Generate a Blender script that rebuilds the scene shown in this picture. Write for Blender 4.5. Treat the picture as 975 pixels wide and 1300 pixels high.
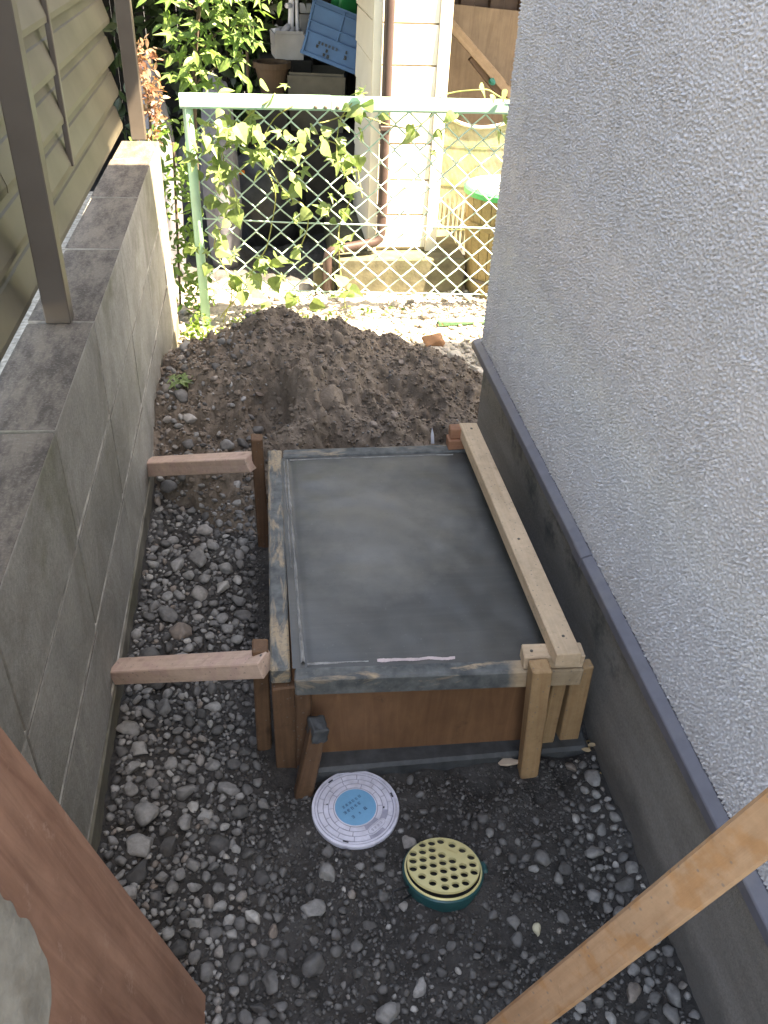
import bpy, bmesh, math
import numpy as np
from mathutils import Vector, Matrix, noise as mnoise

# ------------------------------------------------------------------ clear
for o in list(bpy.data.objects):
    bpy.data.objects.remove(o, do_unlink=True)
scene = bpy.context.scene
COL = scene.collection
rad = math.radians
V = Vector

# ------------------------------------------------------------------ camera
cam_d = bpy.data.cameras.new('camera')
cam = bpy.data.objects.new('camera', cam_d)
COL.objects.link(cam)
CAM_H = 1.33
Rw = ((0.99100, -0.04400, 0.12700), (-0.12900, -0.58400, 0.80100), (0.03900, -0.81100, -0.58400))
def _cam():
    vf = V((314 - 487.5, -138 - 650, 0)); vv = V((415 - 487.5, 2150 - 650, 0))
    f = math.sqrt(-(vf.x * vv.x + vf.y * vv.y))
    dY = V((vf.x, vf.y, f)).normalized(); dZ = -V((vv.x, vv.y, f)).normalized(); dX = dY.cross(dZ)
    R = Matrix((dX, dY, dZ))
    m = Matrix((R @ V((1, 0, 0)), R @ V((0, -1, 0)), R @ V((0, 0, -1)))).transposed()
    return f, m
FPX, cm = _cam()
cam.matrix_world = Matrix.Translation((0, 0, CAM_H)) @ cm.to_4x4()
cam_d.sensor_fit = 'VERTICAL'
cam_d.sensor_height = 36.0
cam_d.sensor_width = 27.0
cam_d.lens = FPX / 1300 * 36.0
cam_d.clip_start = 0.02
cam_d.clip_end = 400
scene.camera = cam

# ------------------------------------------------------------------ light
SUN_EL = rad(57)
SUN_TO = V((0.92, -0.385, 0)).normalized()          # horizontal direction towards the sun
world = bpy.data.worlds.new('World')
scene.world = world
world.use_nodes = True
wn = world.node_tree.nodes; wl = world.node_tree.links
wn.clear()
sky = wn.new('ShaderNodeTexSky'); sky.sky_type = 'NISHITA'; sky.sun_disc = False
sky.sun_elevation = SUN_EL
sky.sun_rotation = math.atan2(SUN_TO.x, SUN_TO.y)
sky.air_density = 1.0; sky.dust_density = 1.5; sky.ozone_density = 1.0
bg = wn.new('ShaderNodeBackground'); bg.inputs[1].default_value = 0.13
wo = wn.new('ShaderNodeOutputWorld')
wl.new(sky.outputs[0], bg.inputs[0]); wl.new(bg.outputs[0], wo.inputs[0])
sun_d = bpy.data.lights.new('sun', 'SUN'); sun_d.energy = 5.0; sun_d.angle = rad(0.5); sun_d.color = (1.0, 0.95, 0.87)
sun = bpy.data.objects.new('sun', sun_d); COL.objects.link(sun)
sdir = V((SUN_TO.x * math.cos(SUN_EL), SUN_TO.y * math.cos(SUN_EL), math.sin(SUN_EL)))
sun.rotation_euler = sdir.to_track_quat('Z', 'Y').to_euler()
sun.location = sdir * 20
scene.view_settings.view_transform = 'Standard'
scene.view_settings.look = 'None'
scene.view_settings.gamma = 1.0
scene.view_settings.use_curve_mapping = False
scene.view_settings.exposure = 3.15
scene.view_settings.use_white_balance = True
scene.view_settings.white_balance_temperature = 9300
scene.view_settings.white_balance_tint = 12
scene.render.resolution_x = 768; scene.render.resolution_y = 1024
scene.render.engine = 'CYCLES'

# ================================================================== helpers
rng = np.random.default_rng(11)

def tag(o, label=None, cat=None, group=None, kind=None):
    if label: o['label'] = label
    if cat: o['category'] = cat
    if group: o['group'] = group
    if kind: o['kind'] = kind
    return o

def link(o, parent=None):
    COL.objects.link(o)
    if parent is not None:
        o.parent = parent
        o.matrix_parent_inverse = wm(parent).inverted()
    return o

def wm(o):
    m = o.matrix_basis.copy()
    if o.parent is not None:
        m = wm(o.parent) @ o.matrix_parent_inverse @ m
    return m

def empty(name, loc, label, cat, group=None):
    o = bpy.data.objects.new(name, None)
    o.empty_display_size = 0.1
    COL.objects.link(o)
    o.matrix_basis = Matrix.Translation(loc)
    return tag(o, label, cat, group)

def mesh_np(name, co, faces, mat, smooth=False):
    """co Nx3 array, faces MxK int array (all the same K)"""
    co = np.asarray(co, np.float32); faces = np.asarray(faces, np.int32)
    me = bpy.data.meshes.new(name)
    k = faces.shape[1]
    me.vertices.add(len(co)); me.vertices.foreach_set('co', co.ravel())
    me.loops.add(faces.size); me.loops.foreach_set('vertex_index', faces.ravel())
    me.polygons.add(len(faces))
    me.polygons.foreach_set('loop_start', np.arange(0, faces.size, k, dtype=np.int32))
    me.update(calc_edges=True); me.validate()
    if smooth: me.polygons.foreach_set('use_smooth', np.ones(len(me.polygons), bool))
    if mat: me.materials.append(mat)
    return me

def mesh_py(name, verts, faces, mat, smooth=False):
    me = bpy.data.meshes.new(name)
    me.from_pydata([tuple(v) for v in verts], [], faces)
    me.update()
    bm = bmesh.new(); bm.from_mesh(me); bmesh.ops.recalc_face_normals(bm, faces=bm.faces); bm.to_mesh(me); bm.free()
    if smooth: me.polygons.foreach_set('use_smooth', [True] * len(me.polygons))
    if mat: me.materials.append(mat)
    return me

def obj(name, me, parent=None, mtx=None):
    o = bpy.data.objects.new(name, me)
    if mtx is not None: o.matrix_basis = mtx
    return link(o, parent)

def bm_mesh(name, bm, mat, smooth=False):
    me = bpy.data.meshes.new(name)
    bmesh.ops.recalc_face_normals(bm, faces=bm.faces)
    bm.to_mesh(me); bm.free()
    if smooth: me.polygons.foreach_set('use_smooth', [True] * len(me.polygons))
    if mat: me.materials.append(mat)
    return me

def box_me(name, sx, sy, sz, mat, bev=0.0, seg=1, jit=0.0, seed=0):
    bm = bmesh.new()
    bmesh.ops.create_cube(bm, size=1)
    r = np.random.default_rng(seed)
    for v in bm.verts:
        v.co = V((v.co.x * sx, v.co.y * sy, v.co.z * sz))
        if jit: v.co += V(r.normal(0, jit, 3))
    if bev: bmesh.ops.bevel(bm, geom=bm.edges[:], offset=bev, segments=seg, affect='EDGES', profile=0.6)
    return bm_mesh(name, bm, mat)

def box(name, lo, hi, mat, parent=None, bev=0.002, jit=0.0, seed=0, rot=None):
    lo = V(lo); hi = V(hi); c = (lo + hi) / 2; s = hi - lo
    m = Matrix.Translation(c)
    if rot is not None: m = m @ rot.to_4x4()
    return obj(name, box_me(name, s.x, s.y, s.z, mat, bev, 1, jit, seed), parent, m)

def frame(p0, p1, up=V((0, 0, 1))):
    p0 = V(p0); p1 = V(p1); x = (p1 - p0).normalized()
    z = (V(up) - x * x.dot(V(up))).normalized(); y = z.cross(x)
    m = Matrix((x, y, z)).transposed().to_4x4()
    return Matrix.Translation((p0 + p1) / 2) @ m, (p1 - p0).length

def beam(name, p0, p1, w, h, mat, parent=None, up=(0, 0, 1), bev=0.002, jit=0.0006, seed=0):
    """length along local X, width w along local Y, height h along local Z"""
    m, L = frame(p0, p1, V(up))
    return obj(name, box_me(name, L, w, h, mat, bev, 1, jit, seed), parent, m)

def ring_tube(path, r, n=8, closed=False):
    path = [V(p) for p in path]; N = len(path)
    verts = []; faces = []
    prev = None
    rr = r if hasattr(r, '__len__') else [r] * N
    for i, p in enumerate(path):
        if closed: t = (path[(i + 1) % N] - path[i - 1]).normalized()
        else: t = (path[min(i + 1, N - 1)] - path[max(i - 1, 0)]).normalized()
        if prev is None:
            a = V((0, 0, 1)) if abs(t.z) < 0.9 else V((1, 0, 0))
            u = (a - t * a.dot(t)).normalized()
        else:
            u = (prev - t * prev.dot(t)).normalized()
        prev = u; w = t.cross(u)
        for k in range(n):
            a = 2 * math.pi * k / n
            verts.append(p + (u * math.cos(a) + w * math.sin(a)) * rr[i])
    R = N if closed else N - 1
    for i in range(R):
        j = (i + 1) % N
        for k in range(n):
            faces.append((i * n + k, i * n + (k + 1) % n, j * n + (k + 1) % n, j * n + k))
    if not closed:
        faces.append(tuple(range(n))[::-1]); faces.append(tuple((N - 1) * n + k for k in range(n)))
    return verts, faces

def tube(name, path, r, mat, parent=None, n=8, closed=False):
    v, f = ring_tube(path, r, n, closed)
    return obj(name, mesh_py(name, v, f, mat, True), parent)

def lathe_me(name, prof, n, mat, smooth=False):
    """prof list of (r,z)"""
    verts = []; faces = []
    for r, z in prof:
        for k in range(n):
            a = 2 * math.pi * k / n
            verts.append((r * math.cos(a), r * math.sin(a), z))
    for i in range(len(prof) - 1):
        for k in range(n):
            faces.append((i * n + k, i * n + (k + 1) % n, (i + 1) * n + (k + 1) % n, (i + 1) * n + k))
    faces.append(tuple(range(n))[::-1]); faces.append(tuple((len(prof) - 1) * n + k for k in range(n)))
    return mesh_py(name, verts, faces, mat, smooth)

def fft_noise(ny, nx, d, lo, hi, seed, power=0.0):
    """band limited noise field; wavelengths between lo and hi metres, grid step d"""
    r = np.random.default_rng(seed)
    w = r.normal(size=(ny, nx)); F = np.fft.rfft2(w)
    ky = np.fft.fftfreq(ny, d)[:, None]; kx = np.fft.rfftfreq(nx, d)[None, :]
    k = np.sqrt(kx * kx + ky * ky) + 1e-9
    m = 1 / (1 + (k * lo) ** 6) * (1 - 1 / (1 + (k * hi) ** 6)) * k ** (-power)
    f = np.fft.irfft2(F * m, s=(ny, nx))
    return f / f.std()

def grid_faces(ny, nx):
    i = np.arange(ny * nx).reshape(ny, nx)
    return np.stack([i[:-1, :-1].ravel(), i[:-1, 1:].ravel(), i[1:, 1:].ravel(), i[1:, :-1].ravel()], 1)

# ------------------------------------------------------------------ materials
class NT:
    def __init__(s, name):
        s.m = bpy.data.materials.new(name); s.m.use_nodes = True
        s.t = s.m.node_tree; s.n = s.t.nodes; s.l = s.t.links
        s.b = s.n['Principled BSDF']; s.out = s.n['Material Output']
        s.tc = s.n.new('ShaderNodeTexCoord')
    def node(s, t, **kw):
        n = s.n.new(t)
        for k, v in kw.items(): setattr(n, k, v)
        return n
    def put(s, sock, v):
        if isinstance(v, bpy.types.NodeSocket): s.l.new(v, sock)
        elif isinstance(v, tuple) and len(v) == 3 and sock.type == 'RGBA': sock.default_value = (*v, 1)
        else: sock.default_value = v
    def vec(s, scale=(1, 1, 1), src='Object'):
        mp = s.node('ShaderNodeMapping'); s.l.new(s.tc.outputs[src], mp.inputs[0]); mp.inputs['Scale'].default_value = scale
        return mp.outputs[0]
    def world(s, scale=(1, 1, 1)):
        g = s.node('ShaderNodeNewGeometry'); mp = s.node('ShaderNodeMapping')
        s.l.new(g.outputs['Position'], mp.inputs[0]); mp.inputs['Scale'].default_value = scale
        return mp.outputs[0]
    def noise(s, vec, scale, detail=4, rough=0.55, dist=0.0):
        n = s.node('ShaderNodeTexNoise'); s.l.new(vec, n.inputs['Vector'])
        n.inputs['Scale'].default_value = scale; n.inputs['Detail'].default_value = detail
        n.inputs['Roughness'].default_value = rough; n.inputs['Distortion'].default_value = dist
        return n.outputs['Fac']
    def voro(s, vec, scale, feature='F1', rnd=1.0, out='Distance'):
        n = s.node('ShaderNodeTexVoronoi', feature=feature); s.l.new(vec, n.inputs['Vector'])
        n.inputs['Scale'].default_value = scale; n.inputs['Randomness'].default_value = rnd
        return n.outputs[out]
    def ramp(s, fac, stops):
        n = s.node('ShaderNodeValToRGB'); s.l.new(fac, n.inputs[0])
        e = n.color_ramp.elements
        while len(e) < len(stops): e.new(0.5)
        for i, (p, c) in enumerate(stops):
            e[i].position = p
            e[i].color = (*c, 1) if isinstance(c, tuple) else (c, c, c, 1)
        return n.outputs[0]
    def mix(s, fac, a, b, mode='MIX'):
        n = s.node('ShaderNodeMix', data_type='RGBA', blend_type=mode)
        s.put(n.inputs[0], fac); s.put(n.inputs[6], a); s.put(n.inputs[7], b)
        return n.outputs[2]
    def math(s, op, a, b=0.0, clamp=False):
        n = s.node('ShaderNodeMath', operation=op, use_clamp=clamp)
        s.put(n.inputs[0], a); s.put(n.inputs[1], b)
        return n.outputs[0]
    def sep(s, vec):
        n = s.node('ShaderNodeSeparateXYZ'); s.l.new(vec, n.inputs[0]); return n.outputs
    def rand(s):
        return s.node('ShaderNodeObjectInfo').outputs['Random']
    def col(s, c): s.put(s.b.inputs['Base Color'], c)
    def rough(s, v): s.put(s.b.inputs['Roughness'], v)
    def spec(s, v): s.b.inputs['Specular IOR Level'].default_value = v
    def bump(s, h, strength=0.5, dist=0.002):
        n = s.node('ShaderNodeBump'); s.put(n.inputs['Height'], h)
        n.inputs['Strength'].default_value = strength; n.inputs['Distance'].default_value = dist
        prev = s.b.inputs['Normal'].links
        if prev: s.l.new(prev[0].from_socket, n.inputs['Normal'])
        s.l.new(n.outputs[0], s.b.inputs['Normal'])

def m_plain(name, c, rough=0.5, var=0.12, scale=20, metal=0.0, bump=0.0, spec=0.5, dirt=None):
    t = NT(name); v = t.vec()
    n = t.noise(v, scale, 5)
    lo = tuple(x * (1 - var) for x in c); hi = tuple(min(1, x * (1 + var)) for x in c)
    cc = t.ramp(n, [(0.3, lo), (0.7, hi)])
    if dirt:
        cc = t.mix(t.math('MULTIPLY', t.ramp(t.noise(v, scale * 0.35, 6, 0.7), [(0.5, 0.0), (0.72, 1.0)]), 0.7), cc, dirt)
    t.col(cc); t.rough(rough); t.b.inputs['Metallic'].default_value = metal; t.spec(spec)
    if bump: t.bump(t.noise(v, scale * 4, 6), bump, 0.002)
    return t.m

def m_wood(name, c1, c2, rough=0.7, smear=0.0, wet=0.0, knots=True, pink=None, clean_from=None):
    """grain runs along local X"""
    t = NT(name)
    base = t.vec()
    rnd = t.rand()
    off = t.node('ShaderNodeVectorMath', operation='ADD'); t.l.new(base, off.inputs[0])
    cmb = t.node('ShaderNodeCombineXYZ'); r10 = t.math('MULTIPLY', rnd, 37.0)
    for i in range(3): t.l.new(r10, cmb.inputs[i])
    t.l.new(cmb.outputs[0], off.inputs[1]); b2 = off.outputs[0]
    mp = t.node('ShaderNodeMapping'); t.l.new(b2, mp.inputs[0]); mp.inputs['Scale'].default_value = (2.2, 60, 60)
    g = t.noise(mp.outputs[0], 1.6, 6, 0.6, 0.6)
    c = t.ramp(g, [(0.3, c2), (0.62, c1)])
    big = t.noise(b2, 9, 3)
    c = t.mix(0.35, c, t.ramp(big, [(0.3, tuple(x * 0.62 for x in c1)), (0.7, tuple(min(1, x * 1.15) for x in c1))]))
    if knots:
        mk = t.node('ShaderNodeMapping'); t.l.new(b2, mk.inputs[0]); mk.inputs['Scale'].default_value = (7, 16, 16)
        kd = t.voro(mk.outputs[0], 1.0)
        c = t.mix(t.ramp(kd, [(0.06, 0.75), (0.13, 0.0)]), c, tuple(x * 0.35 for x in c2))
    if pink:
        c = t.mix(t.ramp(t.noise(b2, 30, 4), [(0.5, 0.0), (0.62, 0.6)]), c, pink)
    if smear:
        ms_ = t.node('ShaderNodeMapping'); t.l.new(b2, ms_.inputs[0]); ms_.inputs['Scale'].default_value = (0.32, 1.5, 1.0)
        s1 = t.noise(ms_.outputs[0], 24, 7, 0.68, 0.6)
        f = t.ramp(s1, [(0.34 + smear * 0.3, 1.0), (0.45 + smear * 0.3, 0.0)])
        spk = t.ramp(t.noise(b2, 130, 4, 0.7), [(0.5, 0.0), (0.6, 0.8)]); f = t.math('MAXIMUM', f, t.math('MULTIPLY', spk, 0.6))
        if clean_from is not None: f = t.math('MULTIPLY', f, t.ramp(t.math('ADD', t.math('MULTIPLY', t.math('SUBTRACT', t.noise(b2, 14, 5), 0.5), 0.12), t.sep(base)[0]), [(clean_from, 1.0), (clean_from + 0.03, 0.0)]))
        cem = t.ramp(t.noise(b2, 45, 5), [(0.3, (0.060, 0.066, 0.067)), (0.7, (0.150, 0.156, 0.152))])
        c = t.mix(f, c, cem)
    c = t.mix(0.30, c, t.mix(1.0, c, t.ramp(t.noise(b2, 48, 6, 0.7), [(0.3, 0.55), (0.7, 1.3)]), 'MULTIPLY'))
    c = t.mix(t.ramp(t.noise(b2, 22, 7, 0.72, 0.5), [(0.58, 0.0), (0.72, 0.45)]), c, tuple(x * 0.45 for x in c2))
    c = t.mix(t.ramp(t.voro(b2, 85), [(0.10, 0.55), (0.17, 0.0)]), c, (0.15, 0.145, 0.135))
    t.col(c); t.rough(rough); t.spec(0.3)
    t.bump(g, 0.45, 0.0014)
    t.bump(t.noise(b2, 160, 4), 0.25, 0.0008)
    return t.m

M = {}
# --- ground: dark damp soil here, pale dry gravelly ground past the pile (its own colour, by place)
def m_ground():
    t = NT('damp_soil'); w = t.world()
    n1 = t.noise(w, 9, 6, 0.6); n2 = t.noise(w, 110, 6, 0.65)
    soil = t.ramp(n1, [(0.3, (0.022, 0.020, 0.018)), (0.7, (0.056, 0.050, 0.045))])
    soil = t.mix(0.5, soil, t.ramp(n2, [(0.35, (0.016, 0.015, 0.014)), (0.7, (0.075, 0.070, 0.066))]))
    dust = t.ramp(t.noise(w, 5.5, 5, 0.65), [(0.50, 0.0), (0.72, 0.55)])
    soil = t.mix(dust, soil, (0.105, 0.10, 0.095))
    dry = t.ramp(t.noise(w, 45, 6, 0.7), [(0.3, (0.28, 0.25, 0.21)), (0.7, (0.50, 0.46, 0.40))])
    y = t.sep(w)[1]
    yy = t.math('ADD', y, t.math('MULTIPLY', t.math('SUBTRACT', t.noise(w, 5, 4), 0.5), 0.35))
    c = t.mix(t.ramp(t.math('MULTIPLY', yy, 0.1), [(0.255, 0.0), (0.268, 1.0)]), soil, dry)
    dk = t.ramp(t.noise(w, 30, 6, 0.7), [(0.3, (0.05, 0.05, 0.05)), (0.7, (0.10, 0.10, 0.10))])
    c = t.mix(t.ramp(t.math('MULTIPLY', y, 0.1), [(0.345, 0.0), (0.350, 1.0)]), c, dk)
    t.col(c); t.rough(t.ramp(n1, [(0.3, 0.62), (0.7, 0.95)])); t.spec(0.35)
    t.bump(n2, 0.8, 0.006); t.bump(t.noise(w, 420, 5), 0.6, 0.002)
    return t.m
M['ground'] = m_ground()

def m_mound():
    t = NT('dug_soil'); w = t.world()
    n1 = t.noise(w, 7, 6, 0.6); n2 = t.noise(w, 75, 6, 0.7)
    c = t.ramp(n1, [(0.3, (0.120, 0.096, 0.076)), (0.7, (0.225, 0.184, 0.148))])
    c = t.mix(0.45, c, t.ramp(n2, [(0.3, (0.070, 0.055, 0.043)), (0.72, (0.255, 0.208, 0.168))]))
    spk = t.ramp(t.voro(w, 130), [(0.12, 0.6), (0.2, 0.0)])
    c = t.mix(spk, c, (0.25, 0.215, 0.18))
    t.col(c); t.rough(0.95); t.spec(0.15)
    t.bump(n2, 0.7, 0.005); t.bump(t.noise(w, 330, 5), 0.6, 0.002)
    return t.m
M['mound'] = m_mound()

def m_stone(name, use_attr, lim=1.0):
    t = NT(name)
    if use_attr:
        a = t.node('ShaderNodeAttribute', attribute_name='rnd'); r = a.outputs['Fac']
    else:
        r = t.math('MULTIPLY', t.rand(), lim)
    w = t.world()
    c = t.ramp(r, [(0.0, (0.070, 0.067, 0.064)), (0.32, (0.140, 0.135, 0.129)), (0.62, (0.225, 0.218, 0.207)), (0.86, (0.300, 0.292, 0.276)), (0.93, (0.205, 0.165, 0.136)), (0.975, (0.38, 0.365, 0.34))])
    c = t.mix(0.42, c, t.mix(1.0, c, t.ramp(t.noise(w, 90, 5, 0.65), [(0.3, 0.45), (0.7, 1.5)]), 'MULTIPLY'))
    mud = t.ramp(t.noise(w, 30, 5, 0.65), [(0.52, 0.0), (0.70, 0.6)])
    c = t.mix(mud, c, (0.055, 0.050, 0.046))
    t.col(c); t.rough(t.ramp(t.noise(w, 60, 3), [(0.3, 0.5), (0.7, 0.85)])); t.spec(0.35)
    t.bump(t.noise(w, 240, 6, 0.65), 0.45, 0.0016)
    return t.m
M['stone'] = m_stone('river_stone', False)
M['pebble'] = m_stone('pebble_stone', True)
M['stone_muddy'] = m_stone('muddy_stone', False, 0.42)

def m_stone_c(name, c):
    t = NT(name); w = t.world()
    t.col(t.mix(1.0, c, t.ramp(t.noise(w, 70, 5), [(0.3, 0.75), (0.7, 1.15)]), 'MULTIPLY'))
    t.rough(0.75); t.bump(t.noise(w, 200, 6), 0.4, 0.0015); return t.m
M['stone_brown'] = m_stone_c('brown_stone', (0.22, 0.180, 0.150))
M['stone_pale'] = m_stone_c('pale_stone', (0.46, 0.42, 0.30))
M['stone_lit'] = m_stone_c('pale_dry_stone', (0.42, 0.39, 0.34))
M['clod'] = m_stone_c('soil_clod', (0.150, 0.116, 0.095))

def m_block():
    t = NT('concrete_block'); w = t.world(); o = t.vec()
    r = t.rand()
    n = t.noise(w, 130, 6, 0.65); nb = t.noise(w, 6, 5, 0.6)
    base = t.mix(r, (0.335, 0.318, 0.282), (0.415, 0.395, 0.355))
    c = t.mix(0.5, base, t.mix(1.0, base, t.ramp(nb, [(0.3, 0.62), (0.7, 1.2)]), 'MULTIPLY'))
    c = t.mix(0.35, c, t.mix(1.0, c, t.ramp(n, [(0.3, 0.45), (0.7, 1.4)]), 'MULTIPLY'))
    # dark weather streaks running down from the top edge and green algae near the cap and the foot
    st = t.noise(t.world((5, 5, 4.4)), 1.0, 8, 0.72, 1.2)
    z = t.sep(w)[2]
    c = t.mix(t.math('MULTIPLY', t.ramp(st, [(0.46, 0.0), (0.72, 0.65)]), 1.0), c, (0.165, 0.150, 0.124))
    alg = t.math('MULTIPLY', t.ramp(t.noise(w, 3.2, 5, 0.6), [(0.52, 0.0), (0.68, 0.6)]), t.ramp(z, [(0.25, 0.15), (0.62, 1.0)]))
    c = t.mix(alg, c, (0.120, 0.122, 0.060))
    # black lichen on the top
    nz = t.sep(t.node('ShaderNodeNewGeometry').outputs['Normal'])[2]
    top = t.ramp(nz, [(0.5, 0.0), (0.9, 1.0)])
    lich = t.ramp(t.noise(t.world((10, 3.2, 1)), 2.6, 8, 0.74), [(0.42, 0.0), (0.60, 1.0)])
    tc = t.mix(lich, (0.165, 0.143, 0.120), (0.075, 0.065, 0.057))
    tc = t.mix(t.ramp(t.noise(w, 240, 4), [(0.5, 0.0), (0.75, 0.45)]), tc, (0.27, 0.245, 0.215))
    c = t.mix(top, c, tc)
    t.col(c); t.rough(0.92); t.spec(0.2)
    t.bump(t.noise(w, 240, 6, 0.75), 1.0, 0.0035); t.bump(t.noise(w, 28, 5, 0.6), 0.5, 0.006)
    return t.m
M['block'] = m_block()
M['mortar'] = m_plain('mortar', (0.42, 0.40, 0.36), 0.95, 0.3, 60, bump=0.5, spec=0.2)
M['footing'] = m_plain('footing_concrete', (0.175, 0.160, 0.130), 0.95, 0.4, 14, bump=0.7, spec=0.2, dirt=(0.08, 0.08, 0.045))

def m_stucco():
    t = NT('sprayed_stucco'); w = t.world()
    c = t.ramp(t.noise(w, 2.2, 5), [(0.3, (0.69, 0.68, 0.70)), (0.7, (0.76, 0.75, 0.77))])
    c = t.mix(0.12, c, t.ramp(t.noise(w, 300, 4), [(0.3, 0.3), (0.7, 0.8)]))
    st = t.ramp(t.noise(t.world((5, 5, 0.55)), 1.6, 5, 0.6), [(0.5, 0.0), (0.75, 0.22)])
    c = t.mix(st, c, (0.50, 0.485, 0.475))
    zz = t.math('ADD', t.sep(w)[2], t.math('MULTIPLY', t.math('SUBTRACT', t.noise(w, 14, 6, 0.7), 0.5), 0.10))
    c = t.mix(t.ramp(zz, [(0.35, 0.35), (0.42, 0.0)]), c, (0.40, 0.375, 0.345))
    t.col(c); t.rough(0.5); t.spec(0.5)
    t.bump(t.noise(w, 480, 2, 0.6), 0.25, 0.0010)
    return t.m
M['stucco'] = m_stucco()
M['stucco_plain'] = m_stucco(); M['stucco_plain'].name = 'sprayed_stucco_far'
def _plain_relief():
    nt = M['stucco_plain'].node_tree; b = nt.nodes['Principled BSDF']; g = nt.nodes.new('ShaderNodeNewGeometry'); n = nt.nodes.new('ShaderNodeTexNoise'); bp = nt.nodes.new('ShaderNodeBump')
    nt.links.new(g.outputs['Position'], n.inputs['Vector']); n.inputs['Scale'].default_value = 150; n.inputs['Detail'].default_value = 2.5
    bp.inputs['Strength'].default_value = 1.0; bp.inputs['Distance'].default_value = 0.006
    nt.links.new(n.outputs['Fac'], bp.inputs['Height']); nt.links.new(b.inputs['Normal'].links[0].from_socket, bp.inputs['Normal']); nt.links.new(bp.outputs[0], b.inputs['Normal'])
_plain_relief()

def m_found():
    t = NT('foundation_render'); w = t.world()
    n = t.noise(t.world((5, 1.6, 9)), 1.0, 6, 0.62)
    c = t.ramp(n, [(0.28, (0.195, 0.178, 0.158)), (0.72, (0.335, 0.312, 0.282))])
    fine = t.noise(w, 190, 6, 0.7)
    c = t.mix(0.4, c, t.mix(1.0, c, t.ramp(fine, [(0.3, 0.55), (0.7, 1.4)]), 'MULTIPLY'))
    z = t.math('ADD', t.sep(w)[2], t.math('MULTIPLY', t.math('SUBTRACT', t.noise(w, 8, 5), 0.5), 0.16))
    c = t.mix(t.ramp(z, [(0.05, 0.55), (0.10, 0.0)]), c, (0.075, 0.072, 0.068))
    y = t.sep(w)[1]
    # cement splashed beside the new slab
    sp = t.math('MULTIPLY', t.ramp(t.noise(w, 13, 6, 0.7), [(0.46, 0.0), (0.62, 0.7)]), t.ramp(z, [(0.20, 0.0), (0.24, 1.0), (0.285, 1.0), (0.31, 0.0)]))
    sp = t.math('MULTIPLY', sp, t.ramp(y, [(0.94, 0.0), (1.0, 1.0)]))
    c = t.mix(sp, c, (0.055, 0.060, 0.062))
    t.col(c); t.rough(0.9); t.spec(0.25)
    t.bump(t.noise(w, 210, 6, 0.7), 0.8, 0.003)
    return t.m
M['found'] = m_found()
M['trim'] = m_plain('coated_metal_trim', (0.140, 0.138, 0.160), 0.45, 0.12, 30, spec=0.4, dirt=(0.20, 0.19, 0.19))
M['trim_dark'] = m_plain('trim_joint', (0.07, 0.07, 0.085), 0.5, 0.1, 30)
M['bronze'] = m_plain('bronze_aluminium', (0.125, 0.108, 0.094), 0.42, 0.06, 15, metal=0.35)
M['louvre'] = m_plain('beige_aluminium', (0.118, 0.106, 0.078), 0.5, 0.2, 5, metal=0.25, dirt=(0.078, 0.069, 0.048))

def m_slab():
    t = NT('fresh_concrete'); w = t.world()
    n = t.noise(w, 4.2, 5, 0.55, 0.5)
    c = t.ramp(n, [(0.34, (0.064, 0.067, 0.066)), (0.52, (0.079, 0.081, 0.079)), (0.70, (0.100, 0.099, 0.093))])
    tw = t.noise(t.world((3, 60, 1)), 1.0, 5, 0.6, 1.0)
    c = t.mix(0.22, c, t.mix(1.0, c, t.ramp(tw, [(0.3, 0.55), (0.7, 1.45)]), 'MULTIPLY'))
    drk = t.ramp(t.noise(w, 6, 6, 0.65, 0.8), [(0.54, 0.0), (0.72, 0.42)])
    c = t.mix(drk, c, (0.038, 0.041, 0.042))
    c = t.mix(1.0, c, (0.80, 0.755, 0.70), 'MULTIPLY')
    # an irregular paler, warmer patch in the middle
    px = t.sep(w)
    d2 = t.math('ADD', t.math('POWER', t.math('MULTIPLY', t.math('SUBTRACT', px[0], 0.21), 5.0), 2.0), t.math('POWER', t.math('MULTIPLY', t.math('SUBTRACT', px[1], 1.45), 3.6), 2.0))
    d2 = t.math('ADD', d2, t.math('MULTIPLY', t.math('SUBTRACT', t.noise(w, 9, 6, 0.65), 0.5), 2.2))
    c = t.mix(t.ramp(d2, [(0.15, 0.62), (1.0, 0.0)]), c, (0.150, 0.143, 0.125))
    c = t.mix(t.ramp(t.noise(w, 150, 4), [(0.66, 0.0), (0.76, 0.35)]), c, (0.20, 0.205, 0.20))
    c = t.mix(t.ramp(t.noise(w, 420, 3), [(0.62, 0.0), (0.7, 0.35)]), c, (0.04, 0.043, 0.044))
    wv = t.node('ShaderNodeTexWave', wave_type='RINGS', rings_direction='Z'); mpw = t.node('ShaderNodeMapping'); t.l.new(w, mpw.inputs[0]); mpw.inputs['Location'].default_value = (0.25, -0.9, 0)
    t.l.new(mpw.outputs[0], wv.inputs[0]); wv.inputs['Scale'].default_value = 5; wv.inputs['Distortion'].default_value = 14; wv.inputs['Detail'].default_value = 4; wv.inputs['Detail Scale'].default_value = 0.6
    c = t.mix(0.09, c, t.mix(1.0, c, t.ramp(wv.outputs['Fac'], [(0.2, 0.6), (0.9, 1.5)]), 'MULTIPLY'))
    pin = t.ramp(t.voro(w, 95), [(0.045, 1.0), (0.085, 0.0)])
    c = t.mix(t.math('MULTIPLY', pin, 0.75), c, (0.022, 0.023, 0.023))
    t.bump(pin, -0.5, 0.002); t.bump(wv.outputs['Fac'], 0.08, 0.0015)
    t.col(c); t.rough(t.ramp(t.noise(w, 5, 5), [(0.3, 0.34), (0.7, 0.58)])); t.spec(0.5)
    t.bump(tw, 0.22, 0.0012); t.bump(t.noise(w, 170, 5), 0.16, 0.0008); t.bump(t.noise(w, 11, 4), 0.25, 0.003)
    return t.m
M['slab'] = m_slab()
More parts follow.
